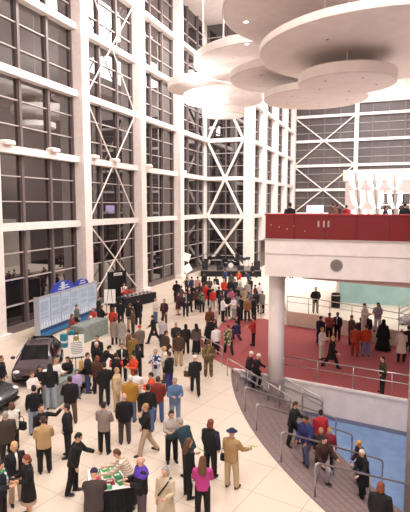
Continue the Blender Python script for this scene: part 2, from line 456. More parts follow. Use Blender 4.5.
# ---------------------------------------------------------------- far stair under balcony
t = thing('staircase', 'metal railed staircase rising at the frame edge under the balcony', 'stairs', (.75, 31.6, RZ))
tb = new()
for k in range(14):
    b = new(); add_box(b, (.28*k, 0, .17*k), (.28*k+.3, 1.6, .17*k+.05)); obj('tread', b, mat('stair_tread', '9a8d8a', .6), t)
for y in (-.03, 1.6):
    b = new()
    add_tube(b, [(-.1, y, -.05), (4.1, y, 2.5)], [(.03, .14)]*2, 4); obj('stringer', b, mat('stair_stringer', '8b8583', .4, .4), t)
    for h in (.35, .65, .95):
        b = new(); add_tube(b, [(0, y, h), (4.1, y, 2.5+h)], .025, 6); obj('rail', b, M_STEEL, t)
    for k in range(4):
        b = new(); add_tube(b, [(1.3*k, y, .8*k), (1.3*k, y, .8*k+.95)], .022, 6); obj('post', b, M_STEEL, t)
b = new(); add_box(b, (0, .05, -.0), (4.1, 1.55, .04)); obj('base_panel', b, M_WHITE, t)

# ---------------------------------------------------------------- upper lobby: canted light tubes
YL = 36.0
pz = at_y(345, 173, YL)
b = new(); add_box(b, (at_y(343, 173, YL).x, YL, at_y(343, 180.5, YL).z), (12, YL+1.2, at_y(343, 170, YL).z)); struct('trim_5', b, M_WHITE, 'white beam over the lit tubes on the upper level', 'beam')
M_TUBE = mat('lit_tube', 'fff6ee', .3, emit='fff4ec', estr=1.5)
for i, (xa, xb) in enumerate(((355.5, 361.5), (374, 378.5), (394.5, 396))):
    a, c = at_y(xa, 173, YL-.35), at_y(xb, 214, YL-.35); c.z = 6.5
    t = thing('lantern_column', ['slanted lit lantern column nearest the braced end window', 'slanted lit lantern column between the other two on the upper level', 'lit lantern column nearest the frame edge on the upper level'][i], 'lamp', c, 0, 'lit columns on the upper level')
    ax = a-c
    b = new(); add_tube(b, [Vector((0, 0, .05)), ax], .07, 8); obj('core', b, mat('grey_core', '8b8480', .5), t, True)
    for f0, f1 in ((.02, .34), (.36, .68), (.70, .99)):
        for s in (-1, 1):
            b = new()
            add_tube(b, [ax*f0+Vector((s*.10, -.05, 0)), ax*(f0*.6+f1*.4)+Vector((s*.30, -.05, 0)), ax*f1+Vector((s*.36, -.05, 0))], [.07, .16, .13], 8); obj('lantern_shade', b, M_TUBE, t, True)
    b = new(); add_lathe(b, [(0, 0), (.3, 0), (.3, .06), (0, .06)], 16); obj('base', b, M_STEEL, t)
xw = at_y(380, 200, YL+5).x
t = thing('window_20', 'dark window behind the lantern columns on the upper level', 'window', (0, 0, 0), 0, None, 'structure')
b = new(); add_box(b, (xw, YL+5.9, 7.3), (12, YL+5.98, 9.0)); obj('pane', b, M_GLASS, t)
b = new()
for k in range(8): add_box(b, (xw+1.1*k-.04, YL+5.84, 7.3), (xw+1.1*k+.04, YL+5.9, 9.0))
for z in (7.3, 8.1, 9.0): add_box(b, (xw, YL+5.84, z-.04), (12, YL+5.9, z+.04))
obj('glazing_bar', b, M_WHITE, t)
b = new(); add_box(b, (at_y(345, 200, YL+6).x, YL+6, 6.5), (12, YL+6.2, at_y(345, 182, YL+6).z)); struct('wall_upper', b, mat('upper_wall_paint', 'b5a7a2', .7), 'pale wall at the back of the upper level', 'wall')
# lit sign glimpsed past the parapet
p0 = at_d(315, 209, 60)
t = thing('lit_sign', 'small lilac lit sign seen above the parapet at the braced end window', 'sign', (p0.x, p0.y, 0))
b = new(); add_box(b, (-1.0, 0, p0.z-.45), (1.0, .1, p0.z+.45), None, .02); obj('face', b, mat('lilac_sign', 'cdbfe8', .4, emit='c9b6f0', estr=1.2), t)
for s in (-.8, .8):
    b = new(); add_tube(b, [(s, .05, 0), (s, .05, p0.z-.4)], .05, 8); obj('post', b, M_DARKMETAL, t)

# ================================================================ CEILING DISCS
M_DISC_SHADED = noisy('disc_shaded_paint', 'd8cbc6', 'd2c5c0', 1.5, .6)  # white discs: shade of the undersides put into this darker drum colour
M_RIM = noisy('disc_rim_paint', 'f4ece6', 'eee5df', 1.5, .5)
def disc(px, py, hw, depth, rim_px, label, lamps=(), rods=3):
    c = at_d(px, py, depth); r = hw*depth/F; h = rim_px*depth/F
    t = thing('hanging_disc', label, 'ceiling disc', c, 0, 'round discs hanging from the ceiling')
    b = new(); add_lathe(b, [(0, 0), (r-.05, 0), (r, .04), (r, h), (r-.06, h+.03), (0, h+.03)], 72); o = obj('drum', b, M_DISC_SHADED, t)
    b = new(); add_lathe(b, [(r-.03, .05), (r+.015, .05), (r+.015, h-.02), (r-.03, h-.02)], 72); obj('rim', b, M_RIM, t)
    for k in range(rods):
        a = 2*PI*k/rods+.6; q_ = r*.55 if rods > 1 else 0
        b = new(); add_tube(b, [(q_*math.cos(a), q_*math.sin(a), h), (q_*math.cos(a), q_*math.sin(a), ZC-c.z)], .02, 6); obj('suspension_rod', b, M_WHITE, t)
    for lx, ly in lamps:
        d = ray(lx, ly); q = CAM + d*((c.z-CAM.z)/d.z) - c
        b = new(); add_lathe(b, [(0, -.02), (.11, -.02), (.13, 0), (0, .01)], 16, q); obj('downlight', b, mat('downlight', 'ffffff', .3, emit='f0f0ff', estr=5), t)
    for k in range(5):
        a = 2*PI*k/5+.3; q = Vector((.62*r*math.cos(a), .62*r*math.sin(a), 0))
        b = new(); add_lathe(b, [(0, -.012), (.05, -.012), (.05, 0.01), (0, .01)], 10, q); obj('screw_cover', b, mat('disc_dot', '5a4c4a', .5), t)
    return t
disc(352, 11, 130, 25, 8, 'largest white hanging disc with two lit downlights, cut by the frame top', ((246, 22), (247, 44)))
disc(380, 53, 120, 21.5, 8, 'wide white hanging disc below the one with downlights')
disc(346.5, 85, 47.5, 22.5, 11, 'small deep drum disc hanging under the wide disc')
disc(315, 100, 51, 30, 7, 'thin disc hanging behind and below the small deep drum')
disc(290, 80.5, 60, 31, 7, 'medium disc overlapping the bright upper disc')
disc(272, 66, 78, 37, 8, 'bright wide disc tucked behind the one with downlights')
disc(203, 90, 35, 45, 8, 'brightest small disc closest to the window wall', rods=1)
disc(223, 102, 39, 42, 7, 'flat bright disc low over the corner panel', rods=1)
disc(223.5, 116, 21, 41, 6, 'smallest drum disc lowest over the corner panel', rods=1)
# ================================================================ PEOPLE
def remesh(name, bm, voxel, smooth_it=3):
    me = bpy.data.meshes.new('tmp'); bmesh.ops.recalc_face_normals(bm, faces=bm.faces); bm.to_mesh(me); bm.free()
    o = bpy.data.objects.new('tmp', me); COL.objects.link(o)
    m = o.modifiers.new('r', 'REMESH'); m.mode = 'VOXEL'; m.voxel_size = voxel
    s = o.modifiers.new('s', 'SMOOTH'); s.factor = .5; s.iterations = smooth_it
    dg = bpy.context.evaluated_depsgraph_get(); dg.update()
    out = bpy.data.meshes.new_from_object(o.evaluated_get(dg)); out.name = name
    bpy.data.objects.remove(o); bpy.data.meshes.remove(me)
    for p in out.polygons: p.use_smooth = True
    return out

DEF = dict(lean=0, nod=6, turn=0, hipz=.93,
           L=(4, 9, 14, 6), R=(4, 9, 14, 6),          # arm: flex, abduct, elbow, inward
           lL=(0, 3, 0), lR=(0, 3, 0))                # leg: flex, abduct, knee
POSES = {
 'stand': {},
 'relax': dict(L=(-2, 10, 22, 10), R=(8, 8, 30, 14), lL=(4, 5, 4), nod=10),
 'hold': dict(L=(18, 10, 82, 30), R=(18, 10, 82, 30), nod=18),
 'pockets': dict(L=(-14, 20, 52, 38), R=(-14, 20, 52, 38), nod=6),
 'fold': dict(L=(22, 10, 92, 62), R=(24, 10, 88, 60), nod=6),
 'talk': dict(L=(14, 12, 78, 18), R=(0, 9, 16, 6), nod=4, lR=(-4, 6, 0)),
 'walk': dict(L=(-18, 9, 18, 4), R=(22, 9, 30, 6), lL=(24, 2, 8), lR=(-20, 2, 18), lean=4),
 'stroll': dict(L=(14, 9, 26, 4), R=(-12, 9, 16, 6), lL=(-14, 2, 14), lR=(16, 2, 6), lean=3),
 'stair': dict(L=(30, 14, 34, 4), R=(6, 10, 34, 10), lL=(30, 3, 40), lR=(-4, 3, 8), lean=8, nod=18),
 'lean': dict(lean=26, nod=18, L=(44, 8, 30, 8), R=(40, 8, 38, 12), lL=(-3, 5, 0), lR=(3, 5, 4)),
 'bend': dict(lean=48, nod=12, L=(62, 6, 24, 8), R=(66, 8, 16, 6), lL=(-8, 5, 0), lR=(-4, 5, 4)),
 'reach': dict(lean=10, nod=22, L=(38, 6, 34, 2), R=(-10, 12, 26, 10), lR=(-8, 4, 4)),
 'raise': dict(L=(86, 40, 66, -16), R=(8, 10, 30, 10), nod=-2),
 'phone': dict(L=(34, 22, 132, 24), R=(0, 10, 24, 8), lL=(18, 2, 6), lR=(-16, 2, 16), nod=8),
 'point': dict(L=(6, 8, 20, 6), R=(30, 16, 42, -8), lR=(4, 5, 4), nod=6),
 'sit': dict(hipz=.50, lL=(84, 5, 82), lR=(84, 5, 80), L=(30, 8, 50, 14), R=(26, 8, 56, 16), nod=10, lean=4),
 'crouch': dict(hipz=.42, lL=(96, 8, 126), lR=(60, 8, 128), L=(40, 8, 50, 14), R=(36, 8, 56, 16), nod=16, lean=24),
}
def rx(v, a):
    c, s = math.cos(a), math.sin(a); return Vector((v[0], v[1]*c - v[2]*s, v[1]*s + v[2]*c))
def limb_dir(flex, abd, s):
    f, a = R(flex), R(abd)
    return Vector((s*math.sin(a), -math.sin(f)*math.cos(a), -math.cos(f)*math.cos(a))).normalized()
def joints(pose):
    P = dict(DEF); P.update(POSES[pose]); J = {}
    hz = P['hipz']
    le = R(P['lean'])
    def up(v):                               # upper body point, leaning forward about the hip
        w = rx(Vector(v)-Vector((0, 0, .95)), le); return w + Vector((0, 0, hz+.02))
    J['up'] = up
    J['head'] = up((0, -.015, 1.625)); J['neck0'] = up((0, .0, 1.42)); J['neck1'] = up((0, -.01, 1.55))
    Mh = Matrix.Translation(J['head']) @ Matrix.Rotation(R(P['turn']), 4, 'Z') @ Matrix.Rotation(le*.45+R(P['nod']), 4, 'X')
    J['Mh'] = Mh; J['top'] = Mh @ Vector((0, 0, .125))
    for k, s in (('L', 1), ('R', -1)):
        fl, ab, el, inn = P[k]
        sh = up((s*.174, .0, 1.385)); J['sh'+k] = sh
        d1 = limb_dir(fl, ab, s); d2 = limb_dir(fl+el, ab*.4, s); d2 = (d2 + Vector((-s*math.sin(R(inn)), 0, 0))).normalized()
        J['el'+k] = sh + d1*.29; J['wr'+k] = J['el'+k] + d2*.255; J['ha'+k] = J['wr'+k] + d2*.09; J['hd'+k] = d2
        fx, lab, kn = P['l'+k]
        hp = Vector((s*.09, 0, hz)); J['hp'+k] = hp
        e1 = limb_dir(fx, lab, s); e2 = limb_dir(fx-kn, lab*.4, s)
        J['kn'+k] = hp + e1*.43; J['an'+k] = J['kn'+k] + e2*.42
    low = min(J['anL'].z, J['anR'].z)
    dz = .078 - low
    for k, v in list(J.items()):
        if isinstance(v, Vector): J[k] = v + Vector((0, 0, dz))
    T = Matrix.Translation((0, 0, dz)); J['Mh'] = T @ J['Mh']
    J['up'] = lambda v: up(v) + Vector((0, 0, dz))
    J['P'] = P
    return J
JC = {p: joints(p) for p in POSES}
CACHE = {}
M_SKIN = mat('skin', 'd9a78c', .55)
SKINS = {'l': M_SKIN, 'p': mat('pale_skin', 'e8bfa8', .55), 't': mat('tan_skin', 'b98263', .55), 'd': mat('brown_skin', '7a4e38', .55)}
M_EYE = mat('eye', '241a18', .3); M_LIP = mat('lip', 'a8605a', .5)

def body_mesh(pose):
    key = ('body', pose)
    if key in CACHE: return CACHE[key]
    J = JC[pose]; up = J['up']; b = new()
    add_tube(b, [up((0, 0, .86)), up((0, 0, .97)), up((0, 0, 1.08)), up((0, -.01, 1.25)), up((0, 0, 1.38)), up((0, .0, 1.46))], [(.13, .10), (.16, .115), (.135, .10), (.165, .115), (.148, .10), (.072, .065)], 14)
    add_tube(b, [J['neck0'], J['neck1'], J['Mh'] @ Vector((0, .01, -.03))], [.062, .055, .055], 10)
    Mh = J['Mh']; R3 = Mh.to_3x3()
    def hd(c, r, M=None): add_ell(b, Mh @ Vector(c), r, R3)
    hd((0, 0, .012), (.076, .094, .112)); hd((0, -.028, -.055), (.056, .062, .066)); hd((0, -.088, -.095), (.022, .018, .018)) if False else None
    hd((0, -.099, -.012), (.014, .02, .026)); hd((0, -.082, .032), (.05, .014, .012))
    for s in (1, -1): hd((s*.079, .005, -.005), (.012, .02, .032)); hd((s*.04, -.062, -.03), (.024, .022, .022))
    for k, s in (('L', 1), ('R', -1)):
        add_tube(b, [J['sh'+k], (J['sh'+k]+J['el'+k])/2, J['el'+k], J['el'+k].lerp(J['wr'+k], .35), J['wr'+k]], [.056, .050, .041, .041, .029], 10)
        d = J['hd'+k]; w = J['wr'+k]
        u, v = frame(d)
        side = Vector((-s, 0, 0)); side = (side - d*side.dot(d)).normalized(); fwd = d.cross(side).normalized()
        if fwd.y > 0: fwd = -fwd
        add_tube(b, [w, w+d*.04, w+d*.095], [(.026, .026), (.034, .034), (.034, .032)], 8)
        for q, (off, ln) in enumerate(((-.027, .072), (-.009, .08), (.009, .075), (.027, .06))):
            a0 = w + d*.085 + fwd*off
            add_tube(b, [a0, a0+d*ln*.55+side*.006+fwd*off*.15, a0+d*ln*.9+side*.024+fwd*off*.2], [.0105, .0095, .008], 6)
        a0 = w+d*.035 - fwd*-.02
        add_tube(b, [a0, a0+fwd*.03+d*.03+side*.008, a0+fwd*.034+d*.065+side*.016], [.0135, .0115, .009], 6)
        add_tube(b, [J['hp'+k]+Vector((0, 0, .02)), J['hp'+k].lerp(J['kn'+k], .4), J['kn'+k], J['kn'+k].lerp(J['an'+k], .35), J['an'+k]], [.088, .078, .055, .053, .034], 10)
        f = foot_M(pose, k)
        add_tube(b, [J['an'+k], f @ Vector((0, 0, .03)), f @ Vector((0, -.12, .022))], [.036, .038, .028], 8)
    me = remesh('person_body', b, .011, 2)
    for m in (M_SKIN, M_EYE, M_LIP): me.materials.append(m)
    inv = Mh.inverted()
    for p in me.polygons:
        c = inv @ p.center
        if c.y < -.06 and abs(c.z-.012) < .009 and .018 < abs(c.x) < .046: p.material_index = 1
        elif c.y < -.07 and abs(c.z+.058) < .008 and abs(c.x) < .026: p.material_index = 2
    CACHE[key] = me; return me
def foot_M(pose, k):
    J = JC[pose]; s = 1 if k == 'L' else -1
    an = J['an'+k]; kn = J['kn'+k]
    d = (an-kn); back = math.atan2(d.y, -d.z)          # shin tilt: foot follows part of it
    lift = an.z - .078
    tilt = back*.55 if lift > .01 else 0
    return Matrix.Translation(an) @ Matrix.Rotation(-tilt if lift > .01 else 0, 4, 'X') @ Matrix.Rotation(R(s*8), 4, 'Z') @ Matrix.Translation((0, 0, -.078))
def shoe_mesh():
    if 'shoe' in CACHE: return CACHE['shoe']
    b = new()
    add_ell(b, (0, .02, .05), (.042, .06, .05)); add_ell(b, (0, -.10, .035), (.046, .085, .034)); add_ell(b, (0, -.04, .042), (.043, .09, .042))
    add_prism(b, [(.04*math.cos(t)*(1.1 if math.sin(t) < 0 else 1), -.045+.14*math.sin(t)) for t in [2*PI*i/16 for i in range(16)]], 0, .022)
    me = remesh('shoe', b, .011, 1); me.materials.append(mat('black_shoe', '17130f', .4)); CACHE['shoe'] = me; return me
def arms(b, J, r, upto=.96):
    for k in 'LR':
        a, e, w = J['sh'+k], J['el'+k], J['wr'+k]
        add_tube(b, [a.lerp(J['up']((0, 0, 1.36)), .25), a, a.lerp(e, .5), e, e.lerp(w, .4), e.lerp(w, upto)], [r[0]*.95, r[0], r[1], r[2], r[2]*.98, r[3]], 10)
def top_mesh(style, pose):
    key = (style, pose)
    if key in CACHE: return CACHE[key]
    J = JC[pose]; up = J['up']; b = new()
    P = J['P']; seated = P['hipz'] < .8
    if style in ('jacket', 'sweater', 'vest', 'parka'):
        e = {'jacket': .022, 'sweater': .010, 'vest': .018, 'parka': .046}[style]
        lo = up((0, 0, .80 if style != 'sweater' else .86)) if not seated else up((0, 0, .92))
        add_tube(b, [lo, up((0, 0, .95)), up((0, 0, 1.08)), up((0, -.01, 1.25)), up((0, 0, 1.35)), up((0, .003, 1.415)), up((0, .0, 1.49))],
                 [(.175+e, .13+e), (.178+e, .13+e), (.165+e, .122+e), (.182+e, .14+e), (.172+e, .12+e), (.125+e, .092+e), (.07+e*.5, .068+e*.5)], 16)
        arms(b, J, (.072+e*.6, .064+e*.6, .056+e*.6, .046+e*.4))
    elif style in ('coat', 'cloak'):
        h = .50 if style == 'coat' else .06
        bot = Vector((0, 0, h)) if not seated else up((0, 0, .9))
        wid = .24 if style == 'coat' else .42
        hipm = up((0, 0, .93))
        add_tube(b, [bot, bot.lerp(hipm, .55), hipm, up((0, 0, 1.08)), up((0, -.01, 1.25)), up((0, 0, 1.37)), up((0, .005, 1.46)), up((0, .0, 1.50))],
                 [(wid, wid*.82), ((wid+.2)/2, (wid+.2)/2*.8), (.195, .15), (.185, .14), (.205, .152), (.195, .13), (.11, .095), (.075, .074)], 18)
        if style == 'cloak':
            add_tube(b, [up((0, .02, .7)), up((0, 0, 1.2)), up((0, 0, 1.42))], [(.38, .28), (.30, .2), (.17, .12)], 16)
        arms(b, J, (.08, .072, .064, .055))
    me = remesh('garment', b, .016, 3); me.materials.append(M_BLACK); CACHE[key] = me; return me
def bottom_mesh(style, pose):
    key = (style, pose)
    if key in CACHE: return CACHE[key]
    J = JC[pose]; up = J['up']; b = new()
    hp = (J['hpL']+J['hpR'])/2
    if style == 'trousers':
        add_tube(b, [up((0, 0, 1.03)), up((0, 0, .95)), hp+Vector((0, 0, -.06))], [(.158, .118), (.178, .13), (.15, .115)], 14)
        for k in 'LR':
            a, n, c = J['hp'+k]+Vector((0, 0, .02)), J['kn'+k], J['an'+k]
            add_tube(b, [a, a.lerp(n, .4), n, n.lerp(c, .45), c+(c-n).normalized()*.025], [.108, .101, .084, .078, .070], 10)
    else:
        kn = (J['knL']+J['knR'])/2; an = (J['anL']+J['anR'])/2
        end = kn.lerp(an, .25 if style == 'skirt' else .85)
        add_tube(b, [up((0, 0, 1.03)), up((0, 0, .93)), hp.lerp(end, .5), end], [(.155, .12), (.185, .14), (.2, .165), (.235, .2)], 18)
    me = remesh('lower', b, .016, 3); me.materials.append(M_BLACK); CACHE[key] = me; return me
def hair_mesh(style):
    key = ('hair', style)
    if key in CACHE: return CACHE[key]
    b = new()
    if style == 'short':
        add_ell(b, (0, .012, .036), (.083, .095, .098)); add_ell(b, (0, .035, -.01), (.078, .072, .075))
    elif style == 'bob':
        add_ell(b, (0, .014, .036), (.088, .100, .102)); add_ell(b, (0, .042, -.05), (.098, .072, .10))
    elif style == 'long':
        add_ell(b, (0, .014, .036), (.088, .102, .102))
        add_tube(b, [(0, .04, .03), (0, .062, -.10), (0, .085, -.22), (0, .10, -.34)], [(.09, .07), (.105, .065), (.115, .05), (.07, .03)], 14)
    elif style == 'fringe':       # balding
        add_tube(b, [(-.078, -.01, .0), (-.072, .05, -.005), (-.03, .086, -.01), (.03, .086, -.01), (.072, .05, -.005), (.078, -.01, .0)], [.014, .022, .026, .026, .022, .014], 8)
    elif style == 'bun':
        add_ell(b, (0, .012, .036), (.083, .095, .098)); add_ell(b, (0, .10, .04), (.04, .038, .04))
    elif style == 'beanie':
        add_ell(b, (0, .004, .058), (.09, .104, .088)); add_tube(b, [(0, .002, .035), (0, .004, .062)], [(.094, .106)]*2, 20)
    elif style == 'cap':
        add_ell(b, (0, .004, .055), (.088, .102, .076)); add_ell(b, (0, -.105, .045), (.065, .06, .010))
    elif style == 'brim':
        add_ell(b, (0, .004, .06), (.088, .102, .078)); add_tube(b, [(0, 0, .036), (0, 0, .05)], [(.15, .165)]*2, 24)
    elif style == 'hood':
        add_ell(b, (0, .03, .02), (.105, .11, .13)); add_ell(b, (0, .06, -.12), (.13, .09, .09))
    # carve the face
    if style not in ('fringe', 'cap', 'brim', 'beanie'):
        me = remesh('hair', b, .010, 2)
        bm = bmesh.new(); bm.from_mesh(me)
        kill = [v for v in bm.verts if v.co.y < -.045 and v.co.z < .062 + (.02 if abs(v.co.x) < .05 else 0)]
        bmesh.ops.delete(bm, geom=kill, context='VERTS'); bm.to_mesh(me); bm.free()
    else: me = remesh('hair', b, .009, 2)
    me.materials.append(M_BLACK); CACHE[key] = me; return me
HCOL = dict(k='16110f', b='3b261b', m='5e3d28', r='7a3d22', y='c9a56a', g='9a9490', w='dcd6cc', a='a88252')
FAB = {}
def fabric(c):
    """cloth by colour, optionally pattern:colour:colour"""
    if c in FAB: return FAB[c]
    if ':' in c:
        k, c1, c2 = c.split(':')
        if k == 'camo': m = noisy('camouflage_cloth', c1, c2, 9, .9, 'voronoi', lo=.3, hi=.5)
        elif k == 'spot': m = noisy('patterned_cloth', c1, c2, 11, .9, 'voronoi', lo=.45, hi=.55)
        elif k == 'stripe': m = noisy('striped_knit', c1, c2, 4.5, .9, 'wavez', lo=.55, hi=.8)
        else: m = noisy('tweed_cloth', c1, c2, 40, .9)
    else: m = mat('cloth_'+c, c, .85)
    FAB[c] = m; return m
HATS = ('beanie', 'cap', 'brim', 'hood')
PLACED = []
GB_, GM_ = 'crowd in front of the stage', 'crowd in the middle of the cream floor'
def person(px, py, ang, pose, h, top, bot, hair, label, lev=0., skin='l', hat=None, hatc=None, shoes='17130f', group='visitors on the cream floor', cat='person', extra=None):
    """px, py: where the top of the head shows; lev: height of the floor stood on."""
    s = h/1.75; J = JC[pose]
    if group in (GB_, GM_): ang += random.choice((-1, 1))*random.uniform(0, 42)
    tp = J['top']
    def spot(lv):
        P = at_z(px, py, lv + tp.z*s)
        rz = math.atan2(-P.y, -P.x) + R(ang) + PI/2
        P = P - Matrix.Rotation(rz, 3, 'Z') @ Vector((tp.x*s, tp.y*s, 0)); P.z = lv
        return P, rz
    if isinstance(lev, tuple):          # on the stairs: find the step under the feet, near the given height
        def step(P): return max(0, min(NST, math.ceil((RO-(Vector((P.x, P.y))-SC).length)/((RO-RI)/NST))))
        ok = [k for k in range(NST+1) if abs(step(spot(-RISE*k)[0])-k) <= 1]
        k = min(ok, key=lambda k: abs(-RISE*k-lev[1]))
        P, rz = spot(-RISE*k); P.z = -RISE*step(P)
    else: P, rz = spot(lev)
    for q in PLACED:
        if abs(q.z-P.z) < .5:
            d = Vector((P.x-q.x, P.y-q.y)); L = d.length
            if L < .56:
                vdir = Vector((P.x, P.y)).normalized(); sg = 1 if d.dot(vdir) > 0 else -1
                lat = Vector((-vdir.y, vdir.x)); sl = 1 if d.dot(lat) > 0 else -1
                mv = (vdir*sg*.8 + lat*sl*.35)*(.56-L)
                P.x += mv.x; P.y += mv.y
    PLACED.append(P.copy())
    t = thing('person', label, cat, P, rz, group); t.scale = (s*1.08, s*1.08, s)
    o = link('body', body_mesh(pose), t); recolor(o, SKINS[skin])
    ts, tc = top.split('/'); bs, bc = bot.split('/')
    o = link({'jacket': 'jacket', 'sweater': 'sweater', 'vest': 'jacket', 'parka': 'jacket', 'coat': 'coat', 'cloak': 'cloak'}[ts], top_mesh(ts, pose), t); recolor(o, fabric(tc))
    o = link({'trousers': 'trousers', 'skirt': 'skirt', 'dress': 'dress_skirt'}[bs], bottom_mesh(bs, pose), t); recolor(o, fabric(bc))
    for k in 'LR':
        o = link('shoe', shoe_mesh(), t); o.matrix_local = foot_M(pose, k); recolor(o, mat('shoe_'+shoes, shoes, .4))
    if hair:
        hs, hc = hair.split('/')
        o = link('hair', hair_mesh(hs), t); o.matrix_local = J['Mh']; recolor(o, mat('hair_'+hc, HCOL[hc], .6))
    if hat:
        o = link('hood' if hat == 'hood' else 'hat', hair_mesh(hat), t); o.matrix_local = J['Mh']; recolor(o, fabric(hatc))
    if extra: extra(t, J, s)
    return t
def scarf(col):
    def f(t, J, s):
        b = new(); up = J['up']
        pts = [up((.105*math.cos(a), .09*math.sin(a)+.0, 1.475)) for a in [2*PI*k/14 for k in range(15)]]
        add_tube(b, pts, .034, 8); add_tube(b, [up((.04, -.1, 1.46)), up((.05, -.155, 1.3)), up((.05, -.165, 1.12))], [(.035, .02)]*3, 8)
        obj('scarf', b, fabric(col), t, True)
    return f
def yoke(col):
    def f(t, J, s):
        b = new(); up = J['up']
        add_tube(b, [up((0, 0, 1.27)), up((0, 0, 1.37)), up((0, .005, 1.45)), up((0, 0, 1.50))], [(.222, .182), (.216, .165), (.15, .122), (.085, .083)], 16)
        for k in 'LR':
            a, e = J['sh'+k], J['el'+k]; add_tube(b, [a, a.lerp(e, .4)], [.098, .092], 10)
        me = remesh('yoke', b, .016, 3); me.materials.append(fabric(col)); link('shoulder_yoke', me, t)
    return f
def sleeves(col):
    def f(t, J, s):
        b = new()
        for k in 'LR':
            a, e, w = J['sh'+k], J['el'+k], J['wr'+k]
            add_tube(b, [a, a.lerp(e, .5), e, e.lerp(w, .5), e.lerp(w, .95)], [.088, .079, .072, .066, .056], 10)
        obj('sleeves', b, fabric(col), t, True)
    return f
def shirtfront(col):
    def f(t, J, s):
        b = new(); up = J['up']
        add_tube(b, [up((0, -.075, 1.02)), up((0, -.088, 1.25)), up((0, -.06, 1.38)), up((0, -.045, 1.47))], [(.05, .085), (.06, .085), (.055, .08), (.04, .05)], 10)
        obj('shirt', b, fabric(col), t, True)
    return f
def strap(col):
    def f(t, J, s):
        up = J['up']; b = new()
        add_tube(b, [up((.13, .02, 1.475)), up((.10, -.14, 1.36)), up((0, -.178, 1.2)), up((-.12, -.16, 1.02)), up((-.2, -.03, .93)), up((-.1, .165, 1.05)), up((.06, .17, 1.28)), up((.13, .04, 1.475))], [(.022, .01)]*8, 6)
        obj('bag_strap', b, fabric(col), t, True)
    return f
def bag_at(name, label, t_or_p, col, size=(.3, .14, .26), cat='bag', pat=None, z=.45, rz=0, handle=True):
    P = t_or_p
    g = thing(name, label, cat, (P.x, P.y, P.z), rz)
    w, d, h = size
    b = new(); add_box(b, (-w/2, -d/2, 0), (w/2, d/2, h), None, min(.03, d/4)); obj('pouch', b, fabric(col), g, True)
    if handle:
        b = new(); add_tube(b, [(-w*.3, 0, h*.95), (-w*.28, 0, h+.14), (0, 0, h+.2), (w*.28, 0, h+.14), (w*.3, 0, h*.95)], .012, 6); obj('handle', b, fabric(col), g, True)
    return g
def held(t, pose, side, dz=-.3, out=.06):
    """world point just below a hand"""
    J = JC[pose]; p = J['ha'+side].copy(); p.x += out*(1 if side == 'L' else -1); s = t.scale[0]
    w = Matrix.Rotation(t.rotation_euler.z, 3, 'Z') @ (p*s) + Vector(t.location); w.z += dz
    return w
K = '131217'
# ---------------------------------------------------------------- the crowd
pp = person
W, SW = 'walk', 'stroll'
G0 = 'visitors on the cream floor'; GC = 'visitors at the counter by the cars'; GR = 'people on the red carpet'; GS = 'people on the curved stairs'
GB = 'crowd in front of the stage'; GT = 'people around the black draped table'; GM = 'crowd in the middle of the cream floor'; GU = 'people on the upper level'; GZ = 'people on the raised floor'
# nearest, bottom of the photo
tanman = pp(43, 416, 182, 'hold', 1.76, 'jacket/b8986c', 'trousers/'+K, 'short/b', 'person in tan jacket and black trousers seen from behind near the foot of the photo')
pp(80, 433, 78, 'reach', 1.78, 'jacket/'+K, 'trousers/141318', 'short/k', 'dark haired person in black reaching towards the brochure table')
pp(66, 404, 262, 'pockets', 1.76, 'jacket/141317', 'trousers/18171b', 'short/k', 'person in all black standing alone with hands in pockets behind the tan jacket')
pp(14.5, 442, 20, 'stand', 1.74, 'jacket/15141a', 'trousers/b09880', 'bob/y', 'fair haired person in open dark blazer, white shirt and khaki trousers', extra=shirtfront('efeae4'))
pp(25, 455.5, 285, 'hold', 1.66, 'coat/111014', 'skirt/b79c86', 'bob/r', 'red haired person in black blazer and beige skirt facing the fair haired one')
pp(1, 461, 60, 'hold', 1.7, 'jacket/1c1d28', 'trousers/15151a', 'short/k', 'person in navy with a bright scarf cut off by the frame edge', extra=scarf('spot:d9dfe0:3f8f6a'))
pp(5, 411, 195, 'stand', 1.78, 'parka/3d332b', 'trousers/1b1815', 'short/g', 'grey haired person in thick brown jacket seen from behind')
w8 = pp(11, 402, 200, 'hold', 1.66, 'vest/e6dfd8', 'trousers/1a1512', 'bob/m', 'brown haired person in white waistcoat, dark trousers and black bag', extra=sleeves('4a3226'))
bag_at('shoulder_bag', 'black bag hanging at the hip of the white waistcoat', held(w8, 'stand', 'R', -.2, .14), K, (.3, .16, .26))
m9 = pp(33.5, 385, 184, 'stand', 1.78, 'sweater/121118', 'trousers/8d97ac', 'short/k', 'heavy set person in black sweater and faded jeans, seen from behind')
bag_at('carrier_bag', 'pale lilac carrier bag beside the black sweater and faded jeans', held(m9, 'stand', 'R', -.42, .08), 'cbb9c6', (.3, .16, .34))
pp(41, 404.5, 25, 'raise', 1.74, 'sweater/15131a', 'trousers/17161c', 'short/k', 'person in black raising one arm behind the tan jacket')
pp(50, 363, 176, 'stand', 1.86, 'sweater/101016', 'trousers/9aa3b6', 'long/k', 'long haired person in black top and pale jeans at the grey counter')
pp(32.5, 372, 40, 'hold', 1.62, 'jacket/e4ded8', 'trousers/15141a', 'bob/m', 'brown haired person in white behind the counter beside the car bonnet', group=GC)
pp(40, 366, 10, 'hold', 1.64, 'jacket/19171c', 'trousers/15141a', 'long/k', 'long dark haired person in black behind the counter by the car', group=GC)
pp(56.5, 359, 50, 'hold', 1.68, 'jacket/e9e4de', 'trousers/15141a', 'short/a', 'sandy haired person in white shirt behind the grey counter', group=GC)
pp(67, 357, 330, 'hold', 1.62, 'jacket/121117', 'trousers/15141a', 'long/k', 'dark long haired person in black holding papers beside the easel sign', group=GC)
pp(69.5, 376, 186, 'talk', 1.78, 'parka/121117', 'trousers/5c4438', 'short/k', 'person in bulky black jacket and brown trousers seen from behind at the counter')
